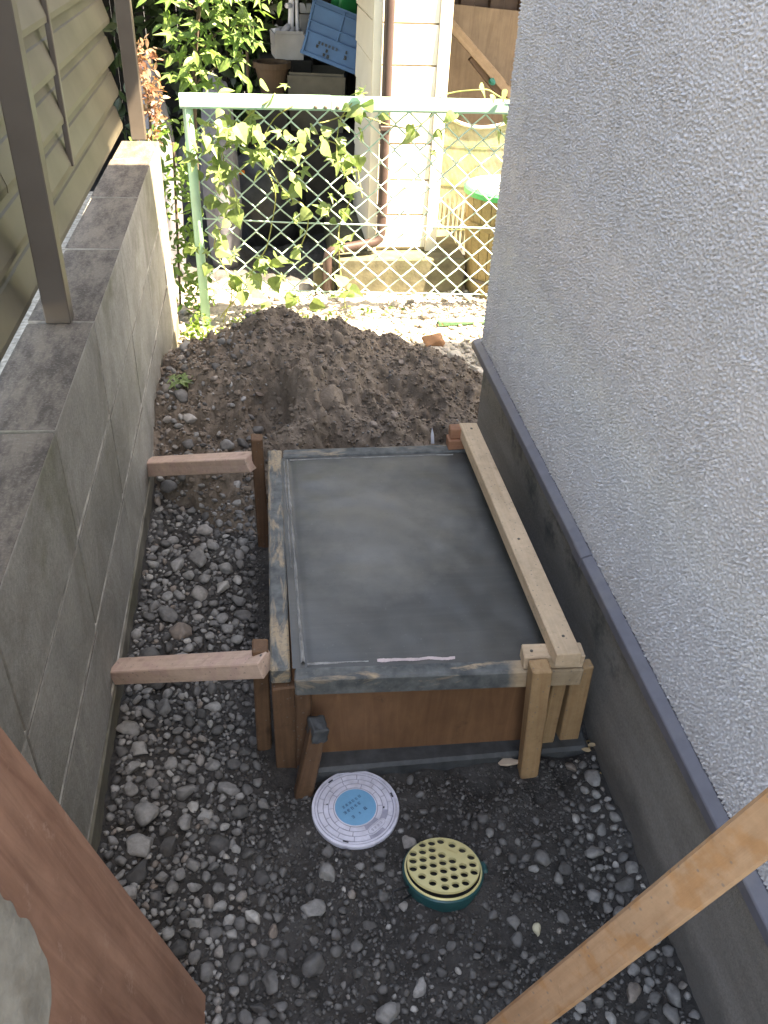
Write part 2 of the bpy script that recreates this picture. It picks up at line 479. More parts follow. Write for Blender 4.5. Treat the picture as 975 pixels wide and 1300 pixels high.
M['cement_wet'] = m_plain('wet_cement', (0.052, 0.056, 0.058), 0.6, 0.35, 40, bump=0.6)
M['cement_pale'] = m_plain('dry_cement_line', (0.30, 0.295, 0.285), 0.8, 0.35, 60, bump=0.4)
M['wood_new'] = m_wood('new_batten_wood', (0.66, 0.49, 0.335), (0.55, 0.385, 0.245))
M['wood_stick'] = m_wood('planed_stick_wood', (0.46, 0.28, 0.165), (0.37, 0.205, 0.11), knots=False, pink=(0.40, 0.19, 0.075))
M['wood_brace'] = m_wood('pinkish_brace_wood', (0.58, 0.415, 0.325), (0.46, 0.31, 0.235), pink=(0.50, 0.33, 0.28))
M['wood_stake'] = m_wood('damp_stake_wood', (0.150, 0.082, 0.046), (0.085, 0.044, 0.026))
M['wood_stake_new'] = m_wood('stake_wood', (0.40, 0.255, 0.135), (0.28, 0.155, 0.075))
M['wood_rail'] = m_wood('form_rail_wood', (0.36, 0.28, 0.19), (0.27, 0.195, 0.12), smear=0.42)
M['wood_rail_wet'] = m_wood('cemented_rail_wood', (0.34, 0.27, 0.19), (0.26, 0.195, 0.13), smear=0.62)
M['wood_rail_front'] = m_wood('front_rail_wood', (0.44, 0.33, 0.22), (0.33, 0.235, 0.145), smear=0.72, clean_from=0.10)
M['wood_red'] = m_wood('red_brown_offcut', (0.36, 0.175, 0.105), (0.27, 0.12, 0.07))

def m_ply(name, c1, c2, stain):
    t = NT(name); v = t.vec()
    mp = t.node('ShaderNodeMapping'); t.l.new(v, mp.inputs[0]); mp.inputs['Scale'].default_value = (30, 3.0, 30)
    g = t.noise(mp.outputs[0], 1.2, 6, 0.62, 1.2)
    c = t.ramp(g, [(0.28, c2), (0.7, c1)])
    c = t.mix(0.4, c, t.mix(1.0, c, t.ramp(t.noise(v, 9, 6, 0.65), [(0.3, 0.5), (0.7, 1.35)]), 'MULTIPLY'))
    c = t.mix(t.ramp(t.noise(v, 24, 7, 0.72), [(0.60, 0.0), (0.75, 0.65)]), c, stain)
    t.col(c); t.rough(0.62); t.spec(0.35); t.bump(g, 0.3, 0.001); t.bump(t.noise(v, 260, 4), 0.2, 0.0006)
    return t.m
M['ply_red'] = m_ply('red_form_plywood', (0.365, 0.205, 0.140), (0.215, 0.108, 0.072), (0.46, 0.315, 0.24))
M['ply_brown'] = m_ply('damp_form_plywood', (0.220, 0.112, 0.056), (0.140, 0.066, 0.034), (0.045, 0.032, 0.024))
M['ply_old'] = m_ply('weathered_plywood', (0.36, 0.27, 0.19), (0.25, 0.18, 0.125), (0.17, 0.12, 0.085))
M['cement_patch'] = m_plain('dried_cement_patch', (0.290, 0.275, 0.235), 0.85, 0.30, 26, bump=0.7, dirt=(0.20, 0.165, 0.12))
M['lid'] = m_plain('white_grey_plastic', (0.63, 0.63, 0.72), 0.45, 0.10, 50, dirt=(0.36, 0.35, 0.40))
M['lid_groove'] = m_plain('lid_groove_grey', (0.30, 0.30, 0.37), 0.7, 0.25, 60)  # darker grey for the sunken parts between the raised blocks
M['lid_dark'] = m_plain('lid_slot', (0.03, 0.03, 0.04), 0.7)
M['lid_blue'] = m_plain('blue_label', (0.13, 0.36, 0.56), 0.4, 0.08, 40)
M['ink_blue'] = m_plain('dark_blue_ink', (0.03, 0.10, 0.20), 0.5)
M['gold'] = m_plain('brass_plate', (0.80, 0.71, 0.36), 0.36, 0.06, 30, metal=0.25)
M['teal'] = m_plain('teal_plastic', (0.014, 0.085, 0.088), 0.35, 0.2, 20, spec=0.6)
M['black'] = m_plain('black_plastic', (0.012, 0.012, 0.013), 0.45)
M['mint'] = m_plain('mint_painted_steel', (0.32, 0.56, 0.44), 0.5, 0.08, 14, dirt=(0.34, 0.42, 0.33))
M['wire'] = m_plain('pale_coated_wire', (0.48, 0.66, 0.57), 0.45, 0.12, 30)
M['wire_dark'] = m_plain('bolt_steel', (0.10, 0.085, 0.07), 0.6)
M['siding'] = m_plain('cream_siding', (0.78, 0.74, 0.66), 0.6, 0.04, 8)
M['siding_trim'] = m_plain('cream_corner_trim', (0.76, 0.71, 0.60), 0.55, 0.04, 8)
M['siding_gap'] = m_plain('siding_backing', (0.35, 0.29, 0.21), 0.8)
M['downpipe'] = m_plain('brown_pvc', (0.062, 0.040, 0.037), 0.4, 0.1, 12, dirt=(0.12, 0.095, 0.09))
M['plinth'] = m_plain('mossy_concrete', (0.120, 0.113, 0.075), 0.95, 0.35, 22, bump=0.7, dirt=(0.10, 0.105, 0.05))
M['barrel'] = m_wood('barrel_stave_wood', (0.33, 0.26, 0.13), (0.23, 0.17, 0.075), knots=False)
M['green_lid'] = m_plain('green_plastic', (0.03, 0.42, 0.13), 0.4)
M['green_can'] = m_plain('green_can_plastic', (0.012, 0.36, 0.12), 0.35)
M['crate_blue'] = m_plain('blue_crate_plastic', (0.036, 0.120, 0.285), 0.5, 0.12, 10)
M['crate_grey'] = m_plain('grey_bin_plastic', (0.085, 0.076, 0.062), 0.6, 0.2)
M['white_plastic'] = m_plain('white_plastic', (0.66, 0.67, 0.76), 0.5, 0.06)
M['grey_box'] = m_plain('grey_board', (0.46, 0.45, 0.47), 0.7, 0.1)
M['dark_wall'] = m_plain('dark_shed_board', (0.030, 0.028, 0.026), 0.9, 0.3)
M['dark_bag'] = m_plain('dark_bag_plastic', (0.030, 0.031, 0.036), 0.4, 0.4, 30, bump=0.5)
M['cloth'] = m_plain('grey_sheet', (0.16, 0.165, 0.20), 0.8, 0.2, 20, bump=0.3)
M['corrugated'] = m_plain('brown_corrugated_sheet', (0.13, 0.085, 0.062), 0.6, 0.15)
M['reed'] = m_plain('reed_screen', (0.38, 0.37, 0.27), 0.8, 0.35, 25, dirt=(0.25, 0.38, 0.16))
M['orange'] = m_plain('orange_plastic', (0.75, 0.20, 0.02), 0.5)
M['brick'] = m_plain('broken_brick', (0.36, 0.19, 0.10), 0.9, 0.25, 40, bump=0.5)
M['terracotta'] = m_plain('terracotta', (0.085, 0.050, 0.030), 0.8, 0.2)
M['roof'] = m_plain('roof_sheet', (0.20, 0.19, 0.18), 0.7)
M['rope'] = m_plain('vine_stem', (0.28, 0.30, 0.10), 0.8)
M['bark'] = m_plain('bark', (0.09, 0.065, 0.045), 0.9, 0.3, 40, bump=0.6)

def m_leaf(name, c1, c2, trans=0.35, rough=0.45):
    t = NT(name)
    r = t.rand()
    a = t.node('ShaderNodeAttribute', attribute_name='rnd')
    rr = t.math('FRACT', t.math('ADD', r, a.outputs['Fac']))
    c = t.mix(rr, c1, c2)
    c = t.mix(0.3, c, t.mix(1.0, c, t.ramp(t.noise(t.world(), 90, 4), [(0.3, 0.55), (0.7, 1.4)]), 'MULTIPLY'))
    t.col(c); t.rough(rough); t.spec(0.4)
    tr = t.node('ShaderNodeBsdfTranslucent'); t.l.new(t.mix(1.0, c, (1.1, 1.2, 0.75), 'MULTIPLY'), tr.inputs[0])
    ms = t.node('ShaderNodeMixShader'); ms.inputs[0].default_value = trans
    t.l.new(t.b.outputs[0], ms.inputs[1]); t.l.new(tr.outputs[0], ms.inputs[2]); t.l.new(ms.outputs[0], t.out.inputs[0])
    return t.m
M['leaf_vine'] = m_leaf('vine_leaf', (0.13, 0.20, 0.065), (0.25, 0.33, 0.15))
M['leaf_maple'] = m_leaf('maple_leaf', (0.09, 0.18, 0.04), (0.17, 0.26, 0.08))
M['leaf_red'] = m_leaf('rust_leaf', (0.24, 0.10, 0.06), (0.36, 0.25, 0.17))
M['leaf_dark'] = m_leaf('dark_evergreen_leaf', (0.018, 0.035, 0.014), (0.040, 0.065, 0.025), 0.15, 0.35)
M['leaf_weed'] = m_leaf('weed_leaf', (0.10, 0.19, 0.04), (0.17, 0.27, 0.06))
M['leaf_dry'] = m_leaf('dry_leaf', (0.30, 0.21, 0.11), (0.42, 0.30, 0.17), 0.2)

# ================================================================== setting: ground
WALL_X = -0.322; FND_X = 0.591; STU_X = 0.582
gx = np.concatenate([[-40, -15, -6, -2.5, -1.2, -0.8, -0.55], np.arange(-0.40, 0.66, 0.006), np.arange(0.68, 1.6, 0.03), [1.8, 2.5, 6, 15, 40]])
gy = np.concatenate([[-40, -15, -6, -2.5, -1, -0.3, 0.0, 0.2], np.arange(0.34, 2.3, 0.006), np.arange(2.31, 4.2, 0.02), [4.4, 5, 6, 8, 14, 22, 40]])
NSY, NSX = 420, 260
nz_a = fft_noise(NSY, NSX, 0.01, 0.05, 0.5, 3, 0.8)
nz_b = fft_noise(NSY, NSX, 0.01, 0.012, 0.06, 4, 0.3)
def samp(f, x, y):
    j = np.clip(((np.asarray(x) + 0.6) / 0.01), 0, NSX - 1.01); i = np.clip((np.asarray(y) - 0.1) / 0.01, 0, NSY - 1.01)
    j0 = j.astype(int); i0 = i.astype(int); fj = j - j0; fi = i - i0
    return (f[i0, j0] * (1 - fj) + f[i0, j0 + 1] * fj) * (1 - fi) + (f[i0 + 1, j0] * (1 - fj) + f[i0 + 1, j0 + 1] * fj) * fi
def ground_h(x, y):
    x = np.asarray(x, float); y = np.asarray(y, float)
    h = samp(nz_a, x, y) * 0.006 + samp(nz_b, x, y) * 0.0022
    # trodden hollows beside the form and in front of the drains
    h -= 0.022 * np.exp(-(((x + 0.06) / 0.10) ** 2 + ((y - 1.30) / 0.22) ** 2))
    h -= 0.010 * np.exp(-(((x + 0.02) / 0.06) ** 2 + ((y - 0.97) / 0.08) ** 2))
    k = np.exp(-(((x - 0.12) / 0.11) ** 2 + ((y - 0.91) / 0.11) ** 2) ** 2)
    h = h * (1 - k) + 0.003 * k
    h += 0.018 * np.exp(-((x + 0.33) / 0.09) ** 2) * (y < 2.6)
    h += 0.016 * np.exp(-((x - 0.60) / 0.05) ** 2) * (y < 2.0)
    inside = (x > -0.42) & (x < 0.68) & (y > 0.2) & (y < 4.2)
    return np.where(inside, h, -0.002)
GX, GY = np.meshgrid(gx, gy)
GZ = ground_h(GX, GY)
me = mesh_np('ground', np.stack([GX.ravel(), GY.ravel(), GZ.ravel()], 1), grid_faces(len(gy), len(gx)), M['ground'], True)
ground = obj('ground', me); tag(ground, 'dark damp soil strewn with grey stones between the walls', kind='structure')

# neighbour's higher gravel lot on the far side of the block wall
lot = box('neighbour_ground', (-14, -6, -0.3), (-0.446, 3.02, 0.50), m_plain('pale_gravel_lot', (0.36, 0.33, 0.28), 0.95, 0.5, 60, bump=0.8), bev=0)
tag(lot, 'pale gravel lot behind the louvred fence', kind='structure')

# ------------------------------------------------------------------ block wall
bw = empty('block_wall', (-0.38, 1.5, 0), 'low weathered grey concrete block wall under the louvred fence', 'wall')
box('footing', (-0.455, -0.46, -0.12), (-0.3195, 3.022, 0.0705), M['footing'], bw, 0.006)
box('mortar_core', (-0.438, -0.46, 0.07), (WALL_X - 0.0042, 3.022, 0.652), M['mortar'], bw, 0.001)
zc = [0.0735, 0.262, 0.458, 0.660]
M['mortar_bed'] = m_plain('pale_bed_mortar', (0.33, 0.31, 0.275), 0.95, 0.5, 25, bump=0.8, spec=0.2)
for z_ in zc[:3]: box('bed_joint', (-0.44, -0.455, z_ - 0.0080), (WALL_X - 0.0016, 3.024, z_ + 0.0010), M['mortar_bed'], bw, 0.0015, 0.0006, 3)
yj = [1.163 + 0.407 * k for k in range(-4, 5)] + [3.030]
blk = {}
for j in range(len(yj) - 1):
    for i in range(3):
        L = round(yj[j + 1] - yj[j] - 0.008, 4); Hh = round(zc[i + 1] - zc[i] - (0.007 if i < 2 else 0.0), 4)
        key = (L, Hh)
        if key not in blk: blk[key] = box_me('block', 0.120, L, Hh, M['block'], 0.0035, 2, 0.0012, len(blk))
        o = obj('block', blk[key], bw, Matrix.Translation((-0.382 + rng.normal(0, 0.0006), (yj[j] + yj[j + 1]) / 2, zc[i] + Hh / 2)) @ Matrix.Rotation(rng.normal(0, 0.0012), 4, 'Z'))

# ------------------------------------------------------------------ louvred aluminium fence
lf = empty('louvred_fence', (-0.42, 1.5, 0.66), 'tall bronze aluminium louvre fence standing on the block wall', 'fence')
PITCH = 0.0985
prof = [(0.036, -0.004), (0.0365, 0.008), (0.021, 0.059), (0.0165, 0.0615), (0.004, 0.112), (0.002, 0.112), (0.0145, 0.0600), (0.0192, 0.0575), (0.0345, 0.008), (0.0345, -0.004)]
def slat_me(y0, y1):
    n = len(prof); vs = []; fs = []
    for y in (y0, y1):
        for (a, b) in prof: vs.append((a, y, b))
    for k in range(n): fs.append((k, (k + 1) % n, n + (k + 1) % n, n + k))
    fs.append(tuple(range(n))); fs.append(tuple(range(n, 2 * n))[::-1])
    return mesh_py('slat', vs, fs, M['louvre'])
sm1 = slat_me(-1.55, 0); sm2 = slat_me(0, 1.455)
for k in range(12):
    zz = 0.700 + k * PITCH
    for mm in (sm1, sm2):
        obj('slat', mm, lf, Matrix.Translation((-0.466 + rng.normal(0, 0.0006), 1.577, zz)))
for py in (0.15, 1.577, 3.045):
    obj('post', box_me('post', 0.046, 0.036, 1.28, M['bronze'], 0.002), lf, Matrix.Translation((-0.385, py, 0.6605 + 0.64)))
for py in (0.86, 2.14):
    obj('stiffener', box_me('stiffener', 0.012, 0.018, 1.12, M['bronze'], 0.0015), lf, Matrix.Translation((-0.4300, py, 0.800 + 0.56)))
box('top_rail', (-0.455, -0.1, 1.895), (-0.355, 3.07, 1.935), M['bronze'], lf, 0.003)

# ------------------------------------------------------------------ house on the right
hs = empty('house', (0.9, 1.0, 0), 'house side wall of rough pale grey stucco above a low foundation', 'house')
HY = 2.105
box('foundation', (FND_X, -3.0, -0.25), (4.0, HY - 0.012, 0.352), M['found'], hs, 0.004)
# sprayed stucco: real relief on the part in view
dz = 0.0017
ys = np.arange(0.46, HY + 1e-6, dz); zs = np.arange(0.357, 1.30, dz)
def splatter(ny, nx, d, seed):
    r = np.random.default_rng(seed)
    out = np.zeros((ny, nx))
    ky = np.fft.fftfreq(ny, d)[:, None]; kx = np.fft.rfftfreq(nx, d)[None, :]
    for sg, dens, amp in ((0.0022, 9000, 0.8), (0.0013, 60000, 0.8)):
        im = np.zeros((ny, nx)); k = int(dens * ny * nx * d * d)
        np.add.at(im, (r.integers(0, ny, k), r.integers(0, nx, k)), r.uniform(0.3, 1.0, k))
        out += amp * np.fft.irfft2(np.fft.rfft2(im) * np.exp(-2 * (math.pi * sg) ** 2 * (kx * kx + ky * ky)), s=(ny, nx)) * (2 * math.pi * (sg / d) ** 2)
    return 1 - np.exp(-out * 1.1)
n1 = fft_noise(len(zs), len(ys), dz, 0.0046, 0.0100, 21, 0.0); n1 = np.sign(n1) * np.abs(n1) ** 1.35; pt_ = fft_noise(len(zs), len(ys), dz, 0.05, 0.4, 24, 0.5); n1 = np.clip(n1, -1.3, 3.2) * np.clip(1 + 0.18 * pt_, 0.6, 1.5); n2 = fft_noise(len(zs), len(ys), dz, 0.004, 0.007, 22)
rel = n1 * 0.00140
YY, ZZ = np.meshgrid(ys, zs)
XX = STU_X - rel
ZZ = ZZ.copy(); ZZ[0] -= np.abs(n1[0]) * 0.0015
co = np.stack([XX.ravel(), YY.ravel(), ZZ.ravel()], 1)
gf = grid_faces(len(zs), len(ys))[:, ::-1]
# return round the far corner
o = obj('stucco_face', mesh_np('stucco_face', co, gf, M['stucco'], True), hs)
box('stucco_wall', (STU_X + 0.004, -3.0, 0.356), (4.0, HY - 0.0005, 3.05), M['stucco_plain'], hs, 0.0)
box('stucco_end', (STU_X - 0.0022, -3.0, 0.3568), (STU_X + 0.05, 0.4605, 1.2985), M['stucco_plain'], hs, 0.0)
box('stucco_upper', (STU_X - 0.001, -3.0, 1.2990), (STU_X + 0.05, HY, 3.04), M['stucco_plain'], hs, 0.0)
# corner return built with the same relief
zs2 = zs; xs2 = np.arange(STU_X + 0.001, STU_X + 0.16, dz)
n3 = splatter(len(zs2), len(xs2), dz, 23) * 2 - 1
XX2, ZZ2 = np.meshgrid(xs2, zs2)
YY2 = HY + np.clip(n3, -1.2, 2.4) * 0.001
obj('stucco_return', mesh_np('stucco_return', np.stack([XX2.ravel(), YY2.ravel(), ZZ2.ravel()], 1), grid_faces(len(zs2), len(xs2)), M['stucco'], True), hs)
# drip trim in two lengths with a joint
def trim_len(y0, y1):
    p = [(0.579, 0.3575), (0.5620, 0.3515), (0.5605, 0.3495), (0.5605, 0.3320), (0.5620, 0.3320), (0.5625, 0.3465), (0.592, 0.3530)]
    n = len(p); vs = [(a, y, b) for y in (y0, y1) for a, b in p]
    fs = [(k, (k + 1) % n, n + (k + 1) % n, n + k) for k in range(n)] + [tuple(range(n)), tuple(range(n, 2 * n))[::-1]]
    return obj('drip_trim', mesh_py('drip_trim', vs, fs, M['trim']), hs)
trim_len(-3.0, 1.168); trim_len(1.1695, HY + 0.022)
def cover(y0, y1):
    p = [(0.578, 0.3590), (0.5610, 0.3530), (0.5590, 0.3505), (0.5590, 0.3300), (0.5610, 0.3300), (0.5615, 0.3480)]
    n = len(p); vs = [(a, y, b) for y in (y0, y1) for a, b in p]
    fs = [(k, (k + 1) % n, n + (k + 1) % n, n + k) for k in range(n)] + [tuple(range(n)), tuple(range(n, 2 * n))[::-1]]
    return obj('joint_cover', mesh_py('joint_cover', vs, fs, M['trim']), hs)
cover(1.170, 1.215)
box('added_sun_shade', (0.46, HY + 0.006, 3.05), (0.97, HY + 0.42, 3.105), M['roof'], hs, 0.004)  # unseen slab added only to keep direct sun off the louvre slats
box('eave', (0.46, -3.3, 3.05), (4.3, HY + 0.004, 3.11), M['roof'], hs, 0.01)

# ================================================================== soil pile
dM = 0.0052
mx = np.arange(-0.34, 1.25, dM); my = np.arange(1.75, 3.02, dM)
MX, MY = np.meshgrid(mx, my)
def cone(ax, ay, az, s, rnd=0.05, ex=1.0):
    d = np.sqrt(((MX - ax) * ex) ** 2 + (MY - ay) ** 2 + rnd ** 2) - rnd
    return az - d * s
wob = fft_noise(len(my), len(mx), dM, 0.10, 0.7, 31, 1.2)
cones = [cone(0.055, 2.36, 0.318, 0.60), cone(0.20, 2.40, 0.275, 0.58), cone(0.40, 2.38, 0.205, 0.62), cone(0.60, 2.30, 0.105, 0.55), cone(-0.15, 2.32, 0.245, 0.62), cone(0.09, 2.14, 0.250, 0.80, 0.03, 1.5)]
mh = np.log(sum(np.exp(c * 45) for c in cones)) / 45 - 0.010
mh += wob * 0.014
def scoop(x, y, rx, ry, d):
    return d * np.exp(-(((MX - x) / rx) ** 2 + ((MY - y) / ry) ** 2) ** 2)
def scoop(x, y, rx, ry, d):
    return d * np.exp(-((((MX - x) / rx + wob * 0.10) ** 2 + ((MY - y) / ry + wob * 0.08) ** 2) ** 3))
mh -= scoop(-0.005, 2.115, 0.060, 0.085, 0.085)
mh -= scoop(0.175, 1.955, 0.085, 0.085, 0.110)
mh -= scoop(0.30, 1.93, 0.07, 0.07, 0.060)
mh -= scoop(0.40, 2.21, 0.12, 0.060, 0.045)
mh -= scoop(0.46, 2.06, 0.08, 0.06, 0.035)
mh -= scoop(-0.16, 2.10, 0.07, 0.05, 0.020)
mh += 0.022 * np.exp(-(((MX - 0.085 - (2.2 - MY) * 0.25) / 0.03) ** 2)) * np.exp(-((MY - 2.12) / 0.12) ** 2)
mid = fft_noise(len(my), len(mx), dM, 0.035, 0.12, 32, 0.6)
fine = fft_noise(len(my), len(mx), dM, 0.012, 0.045, 33, 0.3)
mask = np.clip(mh / 0.05, 0.12, 1)
mh += (np.clip(mid, -1.6, 2.2) * 0.0095 + np.clip(fine, -1.6, 2.2) * 0.0016) * mask
mh0 = mh
mh = np.where((MY < 1.80), np.minimum(mh, 0.02 + (MY - 1.75) * 2.0), mh)
mh = np.maximum(mh, -0.035)
gyy, gxx = np.gradient(mh, dM)
nrm = np.stack([-gxx, -gyy, np.ones_like(mh)], -1); nrm /= np.linalg.norm(nrm, axis=-1, keepdims=True)
P3 = np.stack([MX, MY, mh], -1).reshape(-1, 3)
dsp = np.zeros(len(P3))
for i_ in np.nonzero(mh.ravel() > -0.03)[0]:
    v_ = V(P3[i_]); a_ = mnoise.noise(v_ * 38); b_ = mnoise.noise(v_ * 85 + V((7, 3, 1)))
    dsp[i_] = 0.0075 * abs(a_) ** 0.8 * (1 if a_ > 0 else -1) + 0.0040 * b_
P3 = P3 + nrm.reshape(-1, 3) * dsp[:, None]
mh = P3[:, 2].reshape(mh.shape)
mound = obj('soil_pile', mesh_np('soil_pile', P3, grid_faces(len(my), len(mx)), M['mound'], True))
tag(mound, 'heap of freshly dug brown soil behind the concrete slab', 'soil pile')
def mound_h(x, y):
    j = np.clip(((np.asarray(x) - mx[0]) / dM).round().astype(int), 0, len(mx) - 1); i = np.clip(((np.asarray(y) - my[0]) / dM).round().astype(int), 0, len(my) - 1)
    return mh[i, j]
def top_h(x, y):
    g = ground_h(x, y)
    return np.where((np.asarray(y) > 1.75) & (np.asarray(y) < 3.01) & (np.asarray(x) > -0.34), np.maximum(g, mound_h(x, y)), g)

# ================================================================== stones
def ico(sub):
    bm = bmesh.new(); bmesh.ops.create_icosphere(bm, subdivisions=sub, radius=1.0)
    v = np.array([x.co[:] for x in bm.verts]); f = np.array([[q.index for q in p.verts] for p in bm.faces]); bm.free(); return v, f
ICO = {s: ico(s) for s in (1, 2, 3)}
def stone_shape(seed, sub, ang=0.5):
    r = np.random.default_rng(seed); v, f = ICO[sub]
    p = v.copy()
    for _ in range(int(4 + ang * 11)):
        d = r.normal(size=3); d /= np.linalg.norm(d); c = r.uniform(0.55, 0.88)
        s = p @ d; ex = np.clip(s - c, 0, None); p = p - ex[:, None] * d * r.uniform(0.85, 1.0)
    off = r.uniform(0, 100, 3)
    nn = np.array([mnoise.noise(V(x * 1.6 + off)) for x in v]); p *= (1 + 0.22 * nn)[:, None]
    p *= np.array([1.0, r.uniform(0.62, 0.9), r.uniform(0.42, 0.7)])
    return p / np.abs(p[:, :2]).max()
BIG = [stone_shape(100 + k, 3, 0.08 + 0.09 * (k % 12)) for k in range(22)]
SML = [stone_shape(200 + k, 2, 0.3 + 0.08 * (k % 10)) for k in range(20)]
TIN = [stone_shape(300 + k, 1, 0.3) * (1 + np.random.default_rng(k).normal(0, 0.16, (12, 1))) for k in range(12)]

def density(x, y):
    """how likely a stone of any size is to lie here, 0..1"""
    d = 0.0
    if y < 2.62 and x < 0.0:
        d = 0.97
        if x > -0.16 and 0.95 < y < 1.65: d = 0.97 - 0.72 * min(1, (x + 0.16) / 0.10)
        if y > 1.85: d = 0.9 if x < -0.235 else 0.12
        if y < 0.98 and x > -0.15: d = 0.62
        if y < 1.15 and x > -0.12: d = 0.55
    if y < 0.99 and x >= 0.0:
        d = 0.50
        if y > 0.82: d = 0.26
        if x > 0.50: d = 0.85
        if y > 0.90 and x > 0.2: d = 0.16
        if ((x - 0.36) / 0.11) ** 2 + ((y - 0.72) / 0.08) ** 2 < 1: d = 0.22
    if x > 0.53 and y < 1.0: d = 0.8
    return d

BLOCK = [(0.120, 0.918, 0.083), (0.252, 0.775, 0.066)]        # the two drains
stones = []; cell = {}
def try_place(x, y, r, ov):
    for bx, by, br in BLOCK:
        if (x - bx) ** 2 + (y - by) ** 2 < (br + r * 0.6) ** 2: return False
    if -0.05 < x < 0.585 and 0.985 - r < y < 1.78: return False
    if x < WALL_X + 0.006 + r * 0.6 or x > FND_X - 0.003 - r * 0.6: return False
    ci, cj = int(x // 0.05), int(y // 0.05)
    for a in (-1, 0, 1):
        for b in (-1, 0, 1):
            for (sx, sy, sr) in cell.get((ci + a, cj + b), ()):
                if (sx - x) ** 2 + (sy - y) ** 2 < ((sr + r) * ov) ** 2: return False
    cell.setdefault((ci, cj), []).append((x, y, r))
    return True
sr_ = np.random.default_rng(77)
# placed by eye: the stones one notices first (x, y, radius, material)
KEY = [(0.030, 0.655, 0.026, 'stone'), (0.135, 0.575, 0.022, 'stone'), (0.105, 0.555, 0.020, 'stone'), (-0.235, 1.185, 0.022, 'stone'), (-0.185, 0.985, 0.024, 'stone'),
       (-0.255, 0.885, 0.028, 'stone'), (-0.215, 1.40, 0.034, 'stone_brown'), (-0.245, 1.45, 0.030, 'stone'), (-0.19, 1.64, 0.030, 'stone'), (-0.13, 1.55, 0.020, 'stone'),
       (0.575, 0.615, 0.024, 'stone'), (0.565, 0.93, 0.024, 'stone'), (0.560, 0.545, 0.020, 'stone'), (0.388, 0.672, 0.012, 'stone_pale'), (0.205, 0.845, 0.018, 'stone'),
       (0.178, 0.905, 0.014, 'stone'), (0.06, 0.80, 0.020, 'stone'), (-0.245, 0.94, 0.026, 'stone'), (0.185, 0.60, 0.018, 'stone'), (-0.25, 0.83, 0.026, 'stone')]
for x, y, r, mt in KEY:
    if try_place(x, y, r, 0.55): stones.append((x, y, r, mt))
for (r0, r1, tries, ov) in ((0.017, 0.026, 420, 0.90), (0.0115, 0.017, 3200, 0.82), (0.0080, 0.0115, 11000, 0.76), (0.0055, 0.0080, 9000, 0.80), (0.0035, 0.0055, 17000, 0.78)):
    X = sr_.uniform(-0.32, 0.59, tries); Y = 0.34 + sr_.uniform(0, 1, tries) ** 1.15 * 2.25; Rr = sr_.uniform(r0, r1, tries); U = sr_.uniform(0, 1, tries)
    for x, y, r, u in zip(X, Y, Rr, U):
        d = density(x, y)
        if r > 0.0125 and x > -0.02 and x < 0.50: d *= 0.30
        if r > 0.0085 and x > -0.02 and x < 0.50: d *= 0.55
        if x > -0.02 and x < 0.50 and y > 0.62: d *= 0.6
        if r < 0.0055: d = min(1, d * 1.25 + 0.12)
        if u < d and try_place(x, y, r, ov): stones.append((x, y, r, None))
for x, y, r, u in zip(sr_.uniform(-0.31, -0.01, 9000), sr_.uniform(0.40, 1.95, 9000), sr_.uniform(0.0038, 0.0080, 9000), sr_.uniform(0, 1, 9000)):
    if u < density(x, y) * 0.8 and try_place(x, y, r, 0.66): stones.append((x, y, r, None))
stones.sort(key=lambda s: -s[2] / (0.9 + abs(s[1] - 0.4)) if s[3] is None else -9)
big_me = {}
def rot_rand(r, tilt=0.35):
    return Matrix.Rotation(r.uniform(0, 6.283), 4, 'Z') @ Matrix.Rotation(r.normal(0, tilt), 4, 'X') @ Matrix.Rotation(r.normal(0, tilt), 4, 'Y')
for k, (x, y, r, mt) in enumerate(stones[:290]):
    b = int(sr_.integers(len(BIG))); mt = mt or ('stone_muddy' if (x > -0.06 and x < 0.5 and sr_.uniform() < 0.65) or (x > -0.14 and sr_.uniform() < 0.3) else 'stone')
    if (b, mt) not in big_me: big_me[(b, mt)] = mesh_np('stone', BIG[b], ICO[3][1], M[mt], True)
    m = Matrix.Translation((x, y, float(top_h(x, y)) + r * (0.02 if mt == 'stone_muddy' else 0.22))) @ rot_rand(sr_, 0.3) @ Matrix.Scale(r, 4)
    obj('stone', big_me[(b, mt)], ground, m)
def scatter(name, items, mat, sub_of, parent, sink=0.25, tilt=0.4, seed=5, rndlo=0.0, rndhi=1.0, muddy=False):
    r_ = np.random.default_rng(seed); vs = {}; fs = []; CO = []; FA = []; RN = []; base = 0
    for (x, y, z, r) in items:
        s = sub_of(r); lib = SML if s == 2 else TIN
        p = lib[int(r_.integers(len(lib)))]
        mm = np.array((rot_rand(r_, tilt)).to_3x3())
        q = (p @ mm.T) * r + np.array([x, y, z + r * sink])
        CO.append(q); FA.append(ICO[s][1] + base); base += len(q)
        hi_ = rndhi
        if muddy and -0.08 < x < 0.51 and r_.uniform() < 0.80: hi_ = 0.36
        RN.append(np.full(len(q), r_.uniform(rndlo, hi_)))
    me = mesh_np(name, np.concatenate(CO), np.concatenate(FA), mat, True)
    at = me.attributes.new('rnd', 'FLOAT', 'POINT'); at.data.foreach_set('value', np.concatenate(RN).astype(np.float32))
    o = obj(name, me, parent); tag(o, kind='stuff'); return o
small = [(x, y, float(top_h(x, y)), r) for (x, y, r, mt) in stones[290:]]
scatter('gravel', small, M['pebble'], lambda r: 2 if r > 0.0065 else 1, ground, muddy=True)
